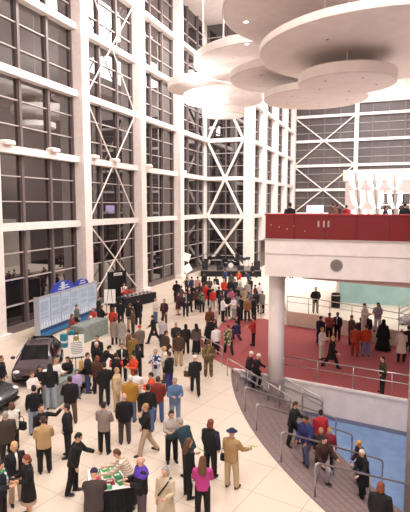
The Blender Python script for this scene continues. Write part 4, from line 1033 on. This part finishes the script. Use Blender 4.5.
# ================================================================ CARS
M_CARG = mat('car_glass', '14161b', .08)
def car(loc, rz, label, paint):
    t = thing('car', label, 'car', loc, rz, None)
    # x forward. stations: x, half width, sill z, belt z, roof z, roof half width
    ST = [(-2.28, .62, .42, .72, .74, .5), (-2.2, .78, .30, .86, .90, .62), (-1.85, .86, .24, .93, 1.0, .66), (-1.45, .89, .22, .94, 1.28, .58), (-.9, .90, .20, .93, 1.44, .57),
          (-.2, .90, .20, .92, 1.47, .58), (.35, .90, .20, .91, 1.40, .57), (.85, .90, .20, .91, 1.12, .60), (1.15, .895, .21, .90, .94, .64), (1.6, .88, .22, .84, .87, .64), (2.0, .82, .26, .74, .77, .6), (2.22, .70, .32, .62, .65, .5), (2.3, .55, .40, .55, .57, .42)]
    b = new(); rings = []
    for x, w, zs, zb, zr, wr in ST:
        half = [(0, zs), (w*.86, zs), (w*.98, zs+.12), (w, (zs+zb)/2+.06), (w*.955, zb), (wr+.0, zr-.05 if zr-zb > .1 else zr-.01), (wr*.72, zr), (0, zr+.015)]
        ring = [Vector((x, y, z)) for y, z in half] + [Vector((x, -y, z)) for y, z in half[-2:0:-1]]
        rings.append([b.verts.new(p) for p in ring])
    n = len(rings[0])
    for a, c in zip(rings, rings[1:]):
        for k in range(n): b.faces.new((a[k], a[(k+1) % n], c[(k+1) % n], c[k]))
    b.faces.new(rings[0][::-1]); b.faces.new(rings[-1])
    o = obj('body', b, paint, t, True)
    m = o.modifiers.new('s', 'SUBSURF'); m.levels = 1; m.render_levels = 2
    def quad(name, pts, m_, th=.012):
        bb = new(); P = [Vector(p) for p in pts]
        nrm = (P[1]-P[0]).cross(P[2]-P[0]).normalized()
        vs = [bb.verts.new(p+nrm*th) for p in P]; v2 = [bb.verts.new(p-nrm*.03) for p in P]
        k = len(P); bb.faces.new(vs); bb.faces.new(v2[::-1])
        for i in range(k): bb.faces.new((vs[i], v2[i], v2[(i+1) % k], vs[(i+1) % k]))
        return obj(name, bb, m_, t)
    quad('windshield', [(1.2, -.62, .93), (1.2, .62, .93), (.45, .52, 1.39), (.45, -.52, 1.39)], M_CARG, .035)
    quad('rear_window', [(-1.95, .6, 1.0), (-1.95, -.6, 1.0), (-1.2, -.5, 1.41), (-1.2, .5, 1.41)], M_CARG, .035)
    for s in (1, -1):
        for xa, xb, xc, xd in ((.95, -.05, -.05, .4), (-.12, -1.3, -1.05, -.12)):
            pts = [(xa, s*.865, .955), (xb, s*.875, .965), (xc, s*.63, 1.37), (xd, s*.64, 1.33)]
            quad('side_window', pts if s > 0 else pts[::-1], M_CARG, .02)
        bb = new(); add_ell(bb, (.95, s*1.0, 1.0), (.07, .11, .075)); obj('wing_mirror', bb, paint, t, True)
        bb = new(); add_ell(bb, (2.06, s*.62, .66), (.16, .17, .075)); obj('headlight', bb, mat('headlight', 'e6e4e6', .1), t, True)
        bb = new(); add_box(bb, (-2.27, s*.6-.14, .68), (-2.16, s*.6+.14, .82), None, .03); obj('tail_light', bb, mat('tail_light', '8a1016', .25), t)
        bb = new(); add_box(bb, (-.25, s*.905-.012, .80), (-.05, s*.905+.012, .83)); obj('door_handle', bb, M_STEEL, t)
        for x in (1.42, -1.42):
            w = bpy.data.objects.new('wheel', None); COL.objects.link(w); w.parent = t; w.location = (x, s*.80, .33); w.rotation_euler = (PI/2, 0, 0)
            bb = new(); add_lathe(bb, [(.2, -.11), (.31, -.115), (.33, -.08), (.33, .08), (.31, .115), (.2, .11)], 28); obj('tyre', bb, M_RUBBER, w, True)
            bb = new(); add_lathe(bb, [(0, -.07), (.21, -.09), (.21, .09), (0, .07)], 28)
            for k in range(5):
                a = 2*PI*k/5
                add_box(bb, (.03, -.03, -.1), (.2, .03, .1), Matrix.Rotation(a, 4, 'Z'))
            obj('alloy_rim', bb, mat('alloy', 'b9bac0', .3, .8), w)
    bb = new(); add_box(bb, (2.2, -.36, .42), (2.315, .36, .56), None, .02); obj('grille', bb, M_DARKMETAL, t)
    bb = new(); add_box(bb, (2.05, -.6, .24), (2.30, .6, .34), None, .03); obj('bumper_intake', bb, M_DARKMETAL, t)
    return t
PAINT1 = mat('plum_brown_car_paint', '54474a', .22, .35); PAINT2 = mat('dark_green_grey_car_paint', '3c3f42', .22, .35)
car((-15.75, 19.45, 0), math.atan2(-.87, .48), 'dark plum brown car parked beside the display board, bonnet towards the viewer', PAINT1)
car((-15.95, 14.75, 0), R(12), 'dark grey car mostly cut off by the frame edge, in front of the brown one', PAINT2)

# ================================================================ DISPLAY BOARD
def dboard():
    p0, p1 = Vector((-19.35, 24.0)), Vector((-19.75, 30.9))
    d = (p1-p0); L = d.length; rz = math.atan2(d.y, d.x)
    t = thing('display_board', 'long blue and white display board with six text panels by the windows', 'display board', (p0.x, p0.y, 0), rz)
    Hh = at_y(40, 304, p0.y).z
    Hh = 2.55
    b = new(); add_box(b, (0, .02, .1), (L, .3, Hh), None, .01); obj('back_panel', b, M_BLACK, t)
    b = new(); add_box(b, (-.03, -.03, .05), (.06, .32, Hh+.05)); add_box(b, (L-.06, -.03, .05), (L+.03, .32, Hh+.05)); add_box(b, (0, -.03, Hh-.04), (L, .1, Hh+.05)); obj('frame', b, mat('silver_frame', 'b9bcc4', .4, .3), t)
    M_SH = mat('pale_blue_poster', 'b9c9df', .6); M_LN = mat('poster_grey_lines', '7f90ae', .6); M_BL = mat('poster_blue_band', '2c74ac', .6); M_DK = mat('poster_navy_band', '1d3f6e', .6)
    n = 6; w = (L-.12)/n
    for k in range(n):
        x0 = .06+k*w
        b = new(); add_box(b, (x0+.03, -.012, .62), (x0+w-.03, .03, Hh-.06)); q = obj('poster_panel', b, M_SH, t)
        b = new(); random.seed(k)
        z = Hh-.25
        while z > 1.2:
            if random.random() < .82: add_box(b, (x0+.12, -.016, z), (x0+w-.12-random.random()*.25, -.010, z+.028))
            z -= .075
        obj('printed_lines', b, M_LN, q)
        b = new()
        for j in range(4):
            xx = x0+.12+j*(w-.3)/3; hh = .12+.22*random.random()
            add_box(b, (xx, -.017, .68), (xx+.12, -.010, .72+hh))
        obj('printed_figure', b, mat('poster_pale', 'e6ecf4', .6), q)
    b = new(); add_box(b, (.06, -.02, .12), (L-.06, .03, .40)); obj('lower_band', b, M_BL, t)
    b = new(); add_box(b, (.06, -.018, .40), (L-.06, .03, .60)); obj('upper_band', b, M_DK, t)
    for x0, r0 in ((2.3, 0), (0, 0)):
        pass
    for s in (.4, L-.4):
        b = new(); add_box(b, (s-.25, -.05, 0), (s+.25, .75, .06)); obj('foot', b, M_DARKMETAL, t)
    # blue arched headers
    for xa, xb, hh in ((1.5, 4.1, .62), (4.3, 5.9, .42)):
        b = new(); m_ = (xa+xb)/2; hw = (xb-xa)/2
        poly = [(m_+hw*math.cos(PI*i/20), Hh+.04+hh*math.sin(PI*i/20)) for i in range(21)]
        f = [b.verts.new((x, .06, z)) for x, z in poly]; g = [b.verts.new((x, .22, z)) for x, z in poly]
        b.faces.new(f); b.faces.new(g[::-1])
        for i in range(len(f)): b.faces.new((f[i], g[i], g[(i+1) % len(f)], f[(i+1) % len(f)]))
        hd_ = obj('arched_header', b, mat('royal_blue_header', '2a3fa8', .5), t)
        b = new()
        for j in range(2):
            add_box(b, (m_-hw*(.5-.12*j), .045, Hh+.16+.16*j), (m_+hw*(.5-.12*j), .062, Hh+.22+.16*j))
        obj('header_lettering', b, mat('header_white', 'dfe4f6', .5), hd_)
    b = new(); add_box(b, (2.45, .0, Hh+.12), (2.8, .05, Hh+.6)); obj('small_plate', b, mat('plate_grey', 'c9ccd8', .5), t)
dboard()

# ================================================================ TABLES
def skirted(name, label, loc, rz, size, cloth, group=None, topcol=None):
    w, d, h = size
    t = thing(name, label, 'table', loc, rz, group)
    b = new(); n = 72; per = []
    for i in range(n):
        u = i/n*4; s = int(u); f = u-s
        x, y = [(-w/2+w*f, -d/2), (w/2, -d/2+d*f), (w/2-w*f, d/2), (-w/2, d/2-d*f)][s]
        per.append((x, y, i))
    lo = []; hi = []
    for x, y, i in per:
        k = 1 + (.045 if i % 2 else .0)/max(w, d)*2
        lo.append(b.verts.new((x*k*1.01, y*k*1.02, .02))); hi.append(b.verts.new((x, y, h)))
    for i in range(n): b.faces.new((lo[i], lo[(i+1) % n], hi[(i+1) % n], hi[i]))
    b.faces.new(hi); b.faces.new(lo[::-1])
    obj('table_skirt', b, cloth, t)
    b = new(); add_box(b, (-w/2-.01, -d/2-.01, h), (w/2+.01, d/2+.01, h+.025), None, .008); obj('tabletop', b, topcol or cloth, t)
    return t
M_GREY = noisy('grey_table_cloth', '8c9692', '7e8884', 3, .9); M_BLK = noisy('black_table_cloth', '15141a', '1b1a21', 3, .9)
ANG = math.atan2(29.98-24.0, -19.75+19.35)
def mid(a, b): return (a+b)/2
cA, cB = at_z(54, 383, .9), at_z(72, 372, .9)
d = cB-cA
skirted('counter_table', 'grey pleated counter table in front of the brown car', ((cA.x+cB.x)/2, (cA.y+cB.y)/2, 0), math.atan2(d.y, d.x), (2.2, .55, .9), M_GREY)
cA, cB = at_z(80, 326, .95), at_z(99, 319, .95); d = cB-cA
tg = skirted('draped_table', 'grey draped table at the end of the display board', ((cA.x+cB.x)/2, (cA.y+cB.y)/2, 0), math.atan2(d.y, d.x), (2.6, .9, .95), M_GREY)
c = at_z(91, 319, .975)
t = thing('paper_cup', 'white cup standing on the grey draped table', 'cup', (c.x, c.y, .975))
b = new(); add_lathe(b, [(0, 0), (.07, 0), (.09, .2), (.08, .2), (.065, .02), (0, .02)], 18); obj('cup', b, M_PAPER, t, True)
# black draped table with plates and flowers
def at_loc(T, v):
    w = Matrix.Rotation(T.rotation_euler.z, 3, 'Z') @ Vector(v) + Vector(T.location); return w
cA, cB = at_z(121, 298, .78), at_z(150, 292, .78); d = cB-cA
tb_ = skirted('buffet_table', 'long black draped table set with white plates in front of the windows', ((cA.x+cB.x)/2, (cA.y+cB.y)/2, 0), math.atan2(d.y, d.x), (d.length+.3, 1.1, .78), M_BLK)
random.seed(3)
for i in range(14):
    u = (i//2+.5)/7; v = i % 2
    p = at_loc(tb_, (-d.length/2+.3+u*d.length*.95, -.25+.5*v, .805))
    t = thing('plate', 'white plate in the rows on the long black draped table', 'plate', p, 0, 'white plates on the black draped table')
    b = new(); add_lathe(b, [(0, 0), (.1, 0), (.19, .03), (.18, .035), (.1, .012), (0, .012)], 20); obj('rim', b, M_PAPER, t, True)
    b = new(); add_ell(b, (0, 0, .035), (.1, .1, .03)); obj('food', b, mat('dark_food' if i % 3 else 'red_food', '3a2620' if i % 3 else 'a32a24', .7), t, True)
for i, (x, lab) in enumerate(((-.9, 'bunch of red flowers on the long black table, behind the patterned top'), (-.35, 'smaller bunch of red flowers on the long black table'))):
    p = at_loc(tb_, (x-d.length/2+1.4, .1, .805))
    t = thing('flower_bunch', lab, 'flowers', p, 0, 'red flowers on the black draped table')
    b = new(); add_lathe(b, [(0, 0), (.09, 0), (.07, .12), (.11, .25), (.09, .25), (0, .05)], 16); obj('vase', b, M_PAPER, t, True)
    for k in range(14):
        a = 2.4*k; r_ = .05+.017*k
        b = new(); add_ell(b, (r_*math.cos(a), r_*math.sin(a), .42-.5*r_), (.075, .075, .06), None, 8, 6); obj('flower', b, mat('red_petals', 'c22a22', .7), t, True)
    b = new(); add_ell(b, (0, 0, .3), (.2, .2, .12)); obj('leaves', b, mat('dark_leaves', '2c4a26', .8), t, True)
# black backdrop stand behind
c0 = at_z(127, 298, 0); c0 = Vector((-20.75, 35.55, 0))
t = thing('backdrop_stand', 'black curtain stand with a small white sign behind the patterned top', 'backdrop', c0, R(70))
b = new(); n = 24
fr = [b.verts.new((-.9+1.8*i/n, -.06+.05*(i % 2), .02)) for i in range(n+1)]; to = [b.verts.new((-.9+1.8*i/n, -.06+.05*(i % 2), 2.7)) for i in range(n+1)]
fb = [b.verts.new((-.9+1.8*i/n, .02, .02)) for i in range(n+1)]; tbk = [b.verts.new((-.9+1.8*i/n, .02, 2.7)) for i in range(n+1)]
for i in range(n):
    b.faces.new((fr[i], fr[i+1], to[i+1], to[i])); b.faces.new((fb[i+1], fb[i], tbk[i], tbk[i+1])); b.faces.new((to[i], to[i+1], tbk[i+1], tbk[i])); b.faces.new((fr[i+1], fr[i], fb[i], fb[i+1]))
obj('curtain', b, M_BLACK, t)
b = new(); add_box(b, (-.42, -.14, 2.36), (.42, -.09, 2.58), None, .01); sg = obj('sign_plate', b, mat('pale_sign', 'e8e8ea', .5), t)
b = new()
for k in range(6): add_box(b, (-.34+.115*k, -.15, 2.42), (-.27+.115*k, -.138, 2.52))
obj('sign_lettering', b, mat('sign_dark', '3c3c44', .6), sg)
for s in (-.94, .94):
    b = new(); add_tube(b, [(s, 0, 0), (s, 0, 2.78)], .035, 8); obj('pole', b, M_DARKMETAL, t)
# easels
def easel(label, loc, rz, w, h, z0, lines):
    t = thing('easel_sign', label, 'sign', loc, rz, 'white boards on easels')
    Mx = Matrix.Rotation(R(-8), 4, 'X')
    b = new(); add_box(b, (-w/2, -.06, z0), (w/2, -.03, z0+h), Mx, .004); bd = obj('board', b, mat('white_board', 'f4f1ec', .5), t)
    if lines:
        b = new(); random.seed(5)
        for k in range(7):
            ww = w*(.28+.1*random.random()); add_box(b, (-ww, -.066, z0+h*(.62-.08*k)), (ww, -.058, z0+h*(.62-.08*k)+.035), Mx)
        obj('printed_lines', b, mat('board_print', '8a8688', .6), bd)
        b = new(); add_lathe(b, [(0, 0), (.12, 0), (.12, .008), (0, .008)], 20); o = obj('emblem', b, mat('olive_emblem', '9a8a3c', .6), bd); o.location = Mx @ Vector((0, -.06, z0+h*.83)); o.rotation_euler = (PI/2-R(8), 0, 0)
    for x, y in ((-w*.4, .02), (w*.4, .02), (0, .6)):
        b = new(); add_tube(b, [(x, y, 0), (x*.25, .2 if y < .1 else .24, z0+h+.1)], .018, 6); obj('leg', b, M_DARKMETAL, t)
    b = new(); add_box(b, (-w*.45, -.14, z0-.03), (w*.45, -.02, z0)); obj('ledge', b, M_DARKMETAL, t)
    return t
e = at_z(77.5, 372, 0); c_ = Vector((-e.x, -e.y)); easel('white notice board with olive emblem on an easel at the counter', (e.x, e.y, 0), math.atan2(c_.y, c_.x)+PI/2+R(8), .75, 1.05, .75, True)
e = at_z(110, 318, 0); c_ = Vector((-e.x, -e.y)); easel('blank white board on an easel beside the long black table', (e.x, e.y, 0), math.atan2(c_.y, c_.x)+PI/2+R(-4), .8, 1.0, 1.05, False)
# boxes by the car
for (px, py, col, sz, lab) in ((64, 347, '1f7f92', (.34, .3, .75), 'teal upright box on the floor nearest the brown car'), (72, 344.5, '1f7f92', (.3, .3, .8), 'teal upright box beside the cardboard box'), ):
    p = at_z(px, py, 0)
    t = thing('display_box', lab, 'box', (p.x, p.y, 0), R(15))
    w, d_, h = sz
    b = new(); add_box(b, (-w/2, -d_/2, 0), (w/2, d_/2, h), None, .01); obj('carton', b, mat('teal_card', col, .6), t)
    b = new(); add_box(b, (-w/2-.004, -d_/2-.004, h*.35), (w/2+.004, d_/2+.004, h*.5)); obj('pale_band', b, mat('pale_band', 'd5dde0', .6), t)
p = at_z(74.5, 341.5, 0); t = thing('cardboard_box', 'open brown cardboard box between teal box and grey draped table', 'box', (p.x, p.y, 0), R(40))
b = new(); add_box(b, (-.4, -.3, 0), (.4, .3, .5), None, .01); obj('carton', b, mat('cardboard', 'a07850', .8), t)
for s in (1, -1):
    b = new(); add_box(b, (-.4, -.02, 0), (.4, .02, .28)); o = obj('flap', b, mat('cardboard', 'a07850', .8), t); o.location = (0, s*.31, .5); o.rotation_euler = (-s*R(50), 0, 0)
# pushchair
p = at_z(84, 391, 0); t = thing('pushchair', 'black pushchair with beige blanket beside the easel sign', 'pushchair', (p.x, p.y, 0), R(-20))
b = new(); add_ell(b, (0, .0, .55), (.25, .32, .2)); obj('seat', b, mat('beige_blanket', 'bfae98', .9), t, True)
b = new(); add_ell(b, (0, .2, .82), (.25, .22, .22)); obj('hood', b, M_BLACK, t, True)
b = new()
for s in (-.24, .24): add_tube(b, [(s, -.42, .12), (s, .1, .5), (s, .5, 1.02)], .02, 6)
add_tube(b, [(-.24, .5, 1.02), (.24, .5, 1.02)], .02, 6); obj('frame', b, M_DARKMETAL, t)
b = new(); add_box(b, (-.23, -.25, .2), (.23, .25, .36), None, .04); obj('basket', b, M_BLACK, t)
for x in (-.26, .26):
    for y in (-.42, .36):
        b = new(); add_lathe(b, [(0, -.03), (.11, -.03), (.12, 0), (.11, .03), (0, .03)], 18); o = obj('wheel', b, M_RUBBER, t); o.location = (x, y, .12); o.rotation_euler = (0, PI/2, 0)
# brochure table
q = [at_z(89, 470, .76), at_z(101, 492, .76), at_z(129, 488, .76), at_z(116, 464, .76)]
ctr = sum(q, Vector())/4; dx = (q[2]-q[1]); rzb = math.atan2(dx.y, dx.x)
tbr = skirted('brochure_table', 'small table with white top and black skirt spread with green leaflets', (ctr.x, ctr.y, 0), rzb, (1.05, 1.15, .74), M_BLK, None, mat('white_tabletop', 'eeeae8', .5))
LF = [(-.3, .36, 5, 'g'), (-.05, .42, 20, 'g'), (.2, .34, -8, 'g'), (-.32, .1, 12, 'r'), (-.02, .12, -5, 'g'), (.24, .02, 14, 'g'), (-.3, -.2, -12, 'g'), (.02, -.24, 5, 'r'), (.3, -.3, 20, 'g'), (-.05, -.42, -4, 'g')]
names = ['at the far corner', 'at the middle of the far edge', 'at the other far corner', 'a', 'at the centre', 'beside the cream cardigan', 'near the purple cap', 'b', 'at the near corner', 'in the middle of the near edge']
for (x, y, a, k), nm in zip(LF, names):
    p = at_loc(tbr, (x, y, .768))
    lab = ('green leaflet ' + nm + ' of the white topped table') if k == 'g' else ('crimson leaflet on the white topped table, ' + ('closest to the person in all black' if nm == 'a' else 'closest to the near edge'))
    if 'beside' in nm: lab = 'green leaflet on the white tabletop beside the cream cardigan'
    if 'purple' in nm: lab = 'green leaflet on the white tabletop by the purple cap'
    t = thing('leaflet', lab, 'leaflet', p, rzb+R(a), 'leaflets on the brochure table')
    b = new(); add_box(b, (-.11, -.15, 0), (.11, .15, .012)); obj('sheet', b, mat('green_leaflet' if k == 'g' else 'crimson_leaflet', '2f8f52' if k == 'g' else 'b3244a', .5), t)
    b = new(); add_box(b, (-.07, .02, .012), (.07, .1, .0135)); obj('printed_block', b, mat('leaflet_print', 'd9eade', .5), t)
def paper(label, P, rz, col='f2efe8', tilt=-50, sz=(.2, .28)):
    t = thing('leaflet', label, 'leaflet', P, rz, 'leaflets in visitors hands'); t.rotation_euler = (R(tilt), 0, rz)
    b = new(); add_box(b, (-sz[0]/2, -.004, -sz[1]/2), (sz[0]/2, .004, sz[1]/2)); obj('sheet', b, mat('leaflet_'+col, col, .6), t)
def hand_pt(t, pose, k, fw=.07):
    J = JC[pose]; p = (J['ha'+k] + J['hd'+k]*fw)*t.scale[0]
    return Matrix.Rotation(t.rotation_euler.z, 3, 'Z') @ p + Vector(t.location)
paper('green leaflet held by the person with long brown hair', hand_pt(w135, 'talk', 'L'), w135.rotation_euler.z, '3f9f5a')
paper('pale green leaflet in the hand of the navy capped person', hand_pt(capman, 'point', 'R'), capman.rotation_euler.z, 'a9c06a', -70)

# ================================================================ STAGE
sA, sB = Vector((-20.0, 52.8)), Vector((-13.4, 55.0))
d = sB-sA; Ls = d.length; rzs = math.atan2(d.y, d.x)
ts = thing('stage', 'low band stage with black skirt in front of the corner window', 'stage', (sA.x, sA.y, 0), rzs)
b = new(); add_box(b, (0, 0, .62), (Ls, 4.2, .72)); obj('deck', b, mat('stage_deck', '6b625e', .7), ts)
b = new(); add_box(b, (.03, .03, .0), (Ls-.03, 4.1, .62)); obj('skirt', b, M_BLACK, ts)
def onst(x, y): return Vector((sA.x, sA.y, .72)) + Matrix.Rotation(rzs, 3, 'Z') @ Vector((x, y, 0))
def speaker(x, y, h, lab):
    t = thing('loudspeaker', lab, 'loudspeaker', onst(x, y), rzs, 'loudspeakers on the stage')
    b = new(); add_box(b, (-.35, -.3, 0), (.35, .3, h), None, .03); obj('cabinet', b, M_BLACK, t)
    b = new(); add_box(b, (-.3, -.315, .06), (.3, -.29, h-.06), None, .01); obj('grille', b, noisy('speaker_grille', '26252a', '1a191d', 60, .7), t)
speaker(.5, .6, 1.0, 'tall black loudspeaker at the window column end of the stage'); speaker(Ls-.5, .6, 1.0, 'tall black loudspeaker at the end of the stage by the walking person')
speaker(2.2, .45, .5, 'low black stage monitor at the front of the stage near the softbox lamps'); speaker(4.6, .45, .5, 'low black stage monitor at the front of the stage near the corner braces')
t = thing('keyboard', 'black keyboard on a folding stand on the stage', 'keyboard', onst(1.8, 1.7), rzs+R(10))
b = new(); add_box(b, (-.7, -.18, .9), (.7, .18, 1.0), None, .02); obj('body', b, M_BLACK, t)
b = new(); add_box(b, (-.62, -.17, 1.0), (.62, .02, 1.012)); obj('keys', b, M_PAPER, t)
for s in (1, -1):
    b = new(); add_tube(b, [(-.45*s, -.15, 0), (.45*s, .15, .9)], .025, 6); obj('leg', b, M_DARKMETAL, t)
t = thing('drum_kit', 'drum kit at the middle of the stage', 'drums', onst(3.5, 2.4), rzs)
def drum(name, c, r, h, rot=None):
    bb = new(); add_lathe(bb, [(0, 0), (r, 0), (r, h), (0, h)], 24); o = obj(name, bb, mat('drum_shell', '2a2226', .3), t); o.location = c
    if rot: o.rotation_euler = rot
    bb = new(); add_lathe(bb, [(0, h+.004), (r*.96, h+.004), (r*.96, h-.01)], 24); obj('drum_head', bb, M_PAPER, o)
drum('bass_drum', (0, .2, .32), .32, .45, (PI/2, 0, 0)); drum('snare_drum', (.45, .35, .55), .2, .16); drum('tom_drum', (-.2, .0, .72), .17, .2); drum('tom_drum', (.2, .0, .72), .17, .2); drum('floor_tom', (-.6, .4, .15), .24, .42)
for x, y, z in ((-.7, .1, 1.15), (.75, .1, 1.15), (.85, .5, .9)):
    bb = new(); add_lathe(bb, [(0, .03), (.05, .02), (.25, 0), (.05, .012), (0, .02)], 24, (x, y, z)); obj('cymbal', bb, mat('brass_cymbal', 'b08a3c', .3, .9), t, True)
    bb = new(); add_tube(bb, [(x, y, 0), (x, y, z)], .014, 6); obj('stand', bb, M_DARKMETAL, t)
for k, (x, y) in enumerate(((.9, 2.2), (2.7, 1.1), (5.0, 1.5), (5.6, 2.3), (4.3, 1.3))):
    t = thing('music_stand', 'thin black music stand among the equipment on the stage', 'stand', onst(x, y), rzs+R(-20+9*k), 'music stands on the stage')
    b = new(); add_tube(b, [(0, 0, .1), (0, 0, 1.15)], .02, 6); obj('pole', b, M_DARKMETAL, t)
    b = new(); add_box(b, (-.26, -.02, 1.0), (.26, .01, 1.34), Matrix.Rotation(R(-20), 4, 'X') ); obj('desk', b, M_DARKMETAL, t)
    for a in range(3):
        b = new(); add_tube(b, [(0, 0, .3), (.3*math.cos(2.1*a), .3*math.sin(2.1*a), 0)], .015, 5); obj('leg', b, M_DARKMETAL, t)
t = thing('equipment_rack', 'black truss of equipment along the back of the stage', 'rack', onst(2.4, 3.6), rzs)
for z in (.3, .9, 1.5):
    b = new(); add_tube(b, [(-2.2, 0, z), (2.2, 0, z)], .04, 6); obj('bar', b, M_DARKMETAL, t)
for k in range(6):
    b = new(); add_box(b, (-2.1+.75*k, -.15, .1+.1*(k % 2)), (-1.6+.75*k, .15, .9+.3*(k % 3)), None, .02); obj('case', b, M_BLACK, t)
    b = new(); add_tube(b, [(-2.2+.88*k, 0, 0), (-2.2+.88*k, 0, 1.55)], .03, 6); obj('upright', b, M_DARKMETAL, t)
for k, x in enumerate((1.6, 3.2, 5.2)):
    p_ = onst(x, 2.9 if k != 1 else 3.15)
    t = pp(0, 0, 0, 'sit', 1.72, 'jacket/1a191f', 'trousers/17161b', 'short/'+'kbm'[k], ['seated musician in black nearest the softbox end of the stage', 'seated musician in black behind the drum kit', 'seated musician in black at the walking end of the stage'][k], lev=.72, group='musicians on the stage') if False else None
# softboxes
def softbox(px, py, zc, label, yaw, tilt):
    P = at_d(px, py, 51.5); 
    t = thing('softbox_lamp', label, 'studio lamp', (P.x, P.y, 0), 0, 'softbox lamps beside the stage')
    b = new(); add_box(b, (-.40, -.06, -.40), (.40, .0, .40), None, .02); o = obj('diffuser', b, mat('softbox_white', 'fbf8f4', .5, emit='fff8f0', estr=.35), t); o.location = (0, 0, P.z)
    cv = Vector((-P.x, -P.y)); rz = math.atan2(cv.y, cv.x)+PI/2+R(yaw)
    o.rotation_euler = (0, R(tilt), rz)
    b = new(); vs = [b.verts.new(c) for c in ((-.40, 0, -.40), (.40, 0, -.40), (.40, 0, .40), (-.40, 0, .40), (-.12, .4, -.12), (.12, .4, -.12), (.12, .4, .12), (-.12, .4, .12))]
    for f in ((0, 1, 5, 4), (1, 2, 6, 5), (2, 3, 7, 6), (3, 0, 4, 7), (4, 5, 6, 7)): b.faces.new([vs[i] for i in f])
    obj('shell', b, M_BLACK, o)
    b = new(); q = Matrix.Rotation(rz, 3, 'Z') @ Vector((.0, .42, 0)); add_tube(b, [(q.x, q.y, .3), (q.x, q.y, P.z)], .035, 8); obj('pole', b, M_DARKMETAL, t)
    for a in range(3):
        b = new(); add_tube(b, [(q.x, q.y, .6), (q.x+.5*math.cos(2.1*a), q.y+.5*math.sin(2.1*a), 0)], .025, 6); obj('leg', b, M_DARKMETAL, t)
softbox(186.5, 257, 3, 'tilted white softbox lamp, the higher of the pair beside the stage', -20, 18)
softbox(187.5, 268.5, 1.8, 'tilted white softbox lamp, the lower of the pair beside the stage', 15, -30)
# bin on the raised floor
p = at_z(335.5, 307.5, RZ); t = thing('litter_bin', 'black round litter bin on the pale raised floor', 'bin', (p.x, p.y, RZ))
b = new(); add_lathe(b, [(0, 0), (.3, 0), (.32, .9), (.26, 1.02), (.2, 1.02), (.2, .9), (0, .9)], 24); obj('drum', b, M_BLACK, t, True)
b = new(); add_lathe(b, [(.325, .86), (.335, .86), (.335, .92), (.325, .92)], 24); obj('rim', b, M_STEEL, t, True)
# lit shop-like block seen at the far end of the floor past the corner panel: dark doorway
b = new(); add_box(b, (-15.78, 63.5, 0), (-15.7, 66.0, 3.4)); 
t = thing('door_1', 'dark doorway at the far end past the stage', 'door', (0, 0, 0), 0, None, 'structure'); obj('leaf', b, mat('dark_door', '1b1a1e', .3), t)
b = new(); add_box(b, (-15.8, 63.35, 0), (-15.66, 63.5, 3.55)); add_box(b, (-15.8, 66.0, 0), (-15.66, 66.15, 3.55)); add_box(b, (-15.8, 63.35, 3.4), (-15.66, 66.15, 3.55)); obj('frame', b, M_STEEL, t)

# ================================================================ LIGHT, WORLD, CAMERA
def area(name, loc, size, power, col=(1, .93, .86), target=None, sy=None):
    l = bpy.data.lights.new(name, 'AREA'); l.energy = power; l.size = size; l.color = col
    if sy: l.shape = 'RECTANGLE'; l.size_y = sy
    o = bpy.data.objects.new(name, l); COL.objects.link(o); o.location = loc
    if target is not None:
        o.rotation_euler = (Vector(target)-Vector(loc)).to_track_quat('-Z', 'Y').to_euler()
    return o
KP = 1.0
LC = (1, .95, .915)
area('ceiling_lamps_lobby', (-1, 23, 29.8), 7, 5200*KP, LC, sy=26)
area('ceiling_lamps_hall', (-11, 48, 29.8), 8, 15500*KP, LC, sy=26)
area('ceiling_lamps_far', (-4, 76, 29.8), 12, 8000*KP, LC, sy=20)
area('ceiling_lamps_stairs', (3, 10, 29.8), 8, 4000*KP, LC, sy=14)
area('window_wall_fill', (2, 32, 27), 4, 9000*KP, LC, (-22, 42, 12), sy=20)  # added fill that brightens the window wall columns, no known fixture
area('front_fill', (-1, -3.5, 26), 6, 3600*KP, LC, (-5, 24, 3))  # added light behind the camera, brightens pillar, fascia and people
area('end_ceiling_fill', (6, 62, 13), 6, 6000*KP, LC, (6, 80, 30), sy=4)  # added upward light to whiten the far ceiling, no known fixture
area('balcony_soffit_lamps', (2.0, 33.5, 4.9), 12, 420*KP, LC, sy=6)
area('upper_lobby_lamps', (3, 34, 14), 6, 380*KP, LC, sy=6)
for i, (y, tx, ty, z, e) in enumerate(((34.0, 205, 92, 11.9, 6500), (43.4, 205, 95, 11.9, 6500), (52.0, 225, 105, 11.9, 5000), (29.0, 255, 62, 11.9, 7000))):
    l = bpy.data.lights.new('floodlight_beam', 'SPOT'); l.energy = e*KP*1.3; l.spot_size = R(42); l.spot_blend = .8; l.shadow_soft_size = .3; l.color = (1, .95, .93)
    o = bpy.data.objects.new('floodlight_beam', l); COL.objects.link(o); o.location = (-21.2, y, z+.5)
    tg_ = at_d(tx, ty, 40)
    o.rotation_euler = (tg_-o.location).to_track_quat('-Z', 'Y').to_euler()
w = bpy.data.worlds.new('night_sky'); scene.world = w; w.use_nodes = True
w.node_tree.nodes['Background'].inputs[0].default_value = (.02, .022, .03, 1)
w.node_tree.nodes['Background'].inputs[1].default_value = .5
cam = bpy.data.cameras.new('camera'); co = bpy.data.objects.new('camera', cam); COL.objects.link(co)
cam.sensor_fit = 'HORIZONTAL'; cam.sensor_width = 36; cam.lens = F/410*36; cam.clip_end = 400
co.matrix_world = Matrix(((RT.x, UP.x, -FW.x, CAM.x), (RT.y, UP.y, -FW.y, CAM.y), (RT.z, UP.z, -FW.z, CAM.z), (0, 0, 0, 1)))
scene.camera = co
vs = scene.view_settings
vs.view_transform = 'Standard'; vs.look = 'None'; vs.gamma = 1; vs.use_curve_mapping = False
vs.exposure = -0.13
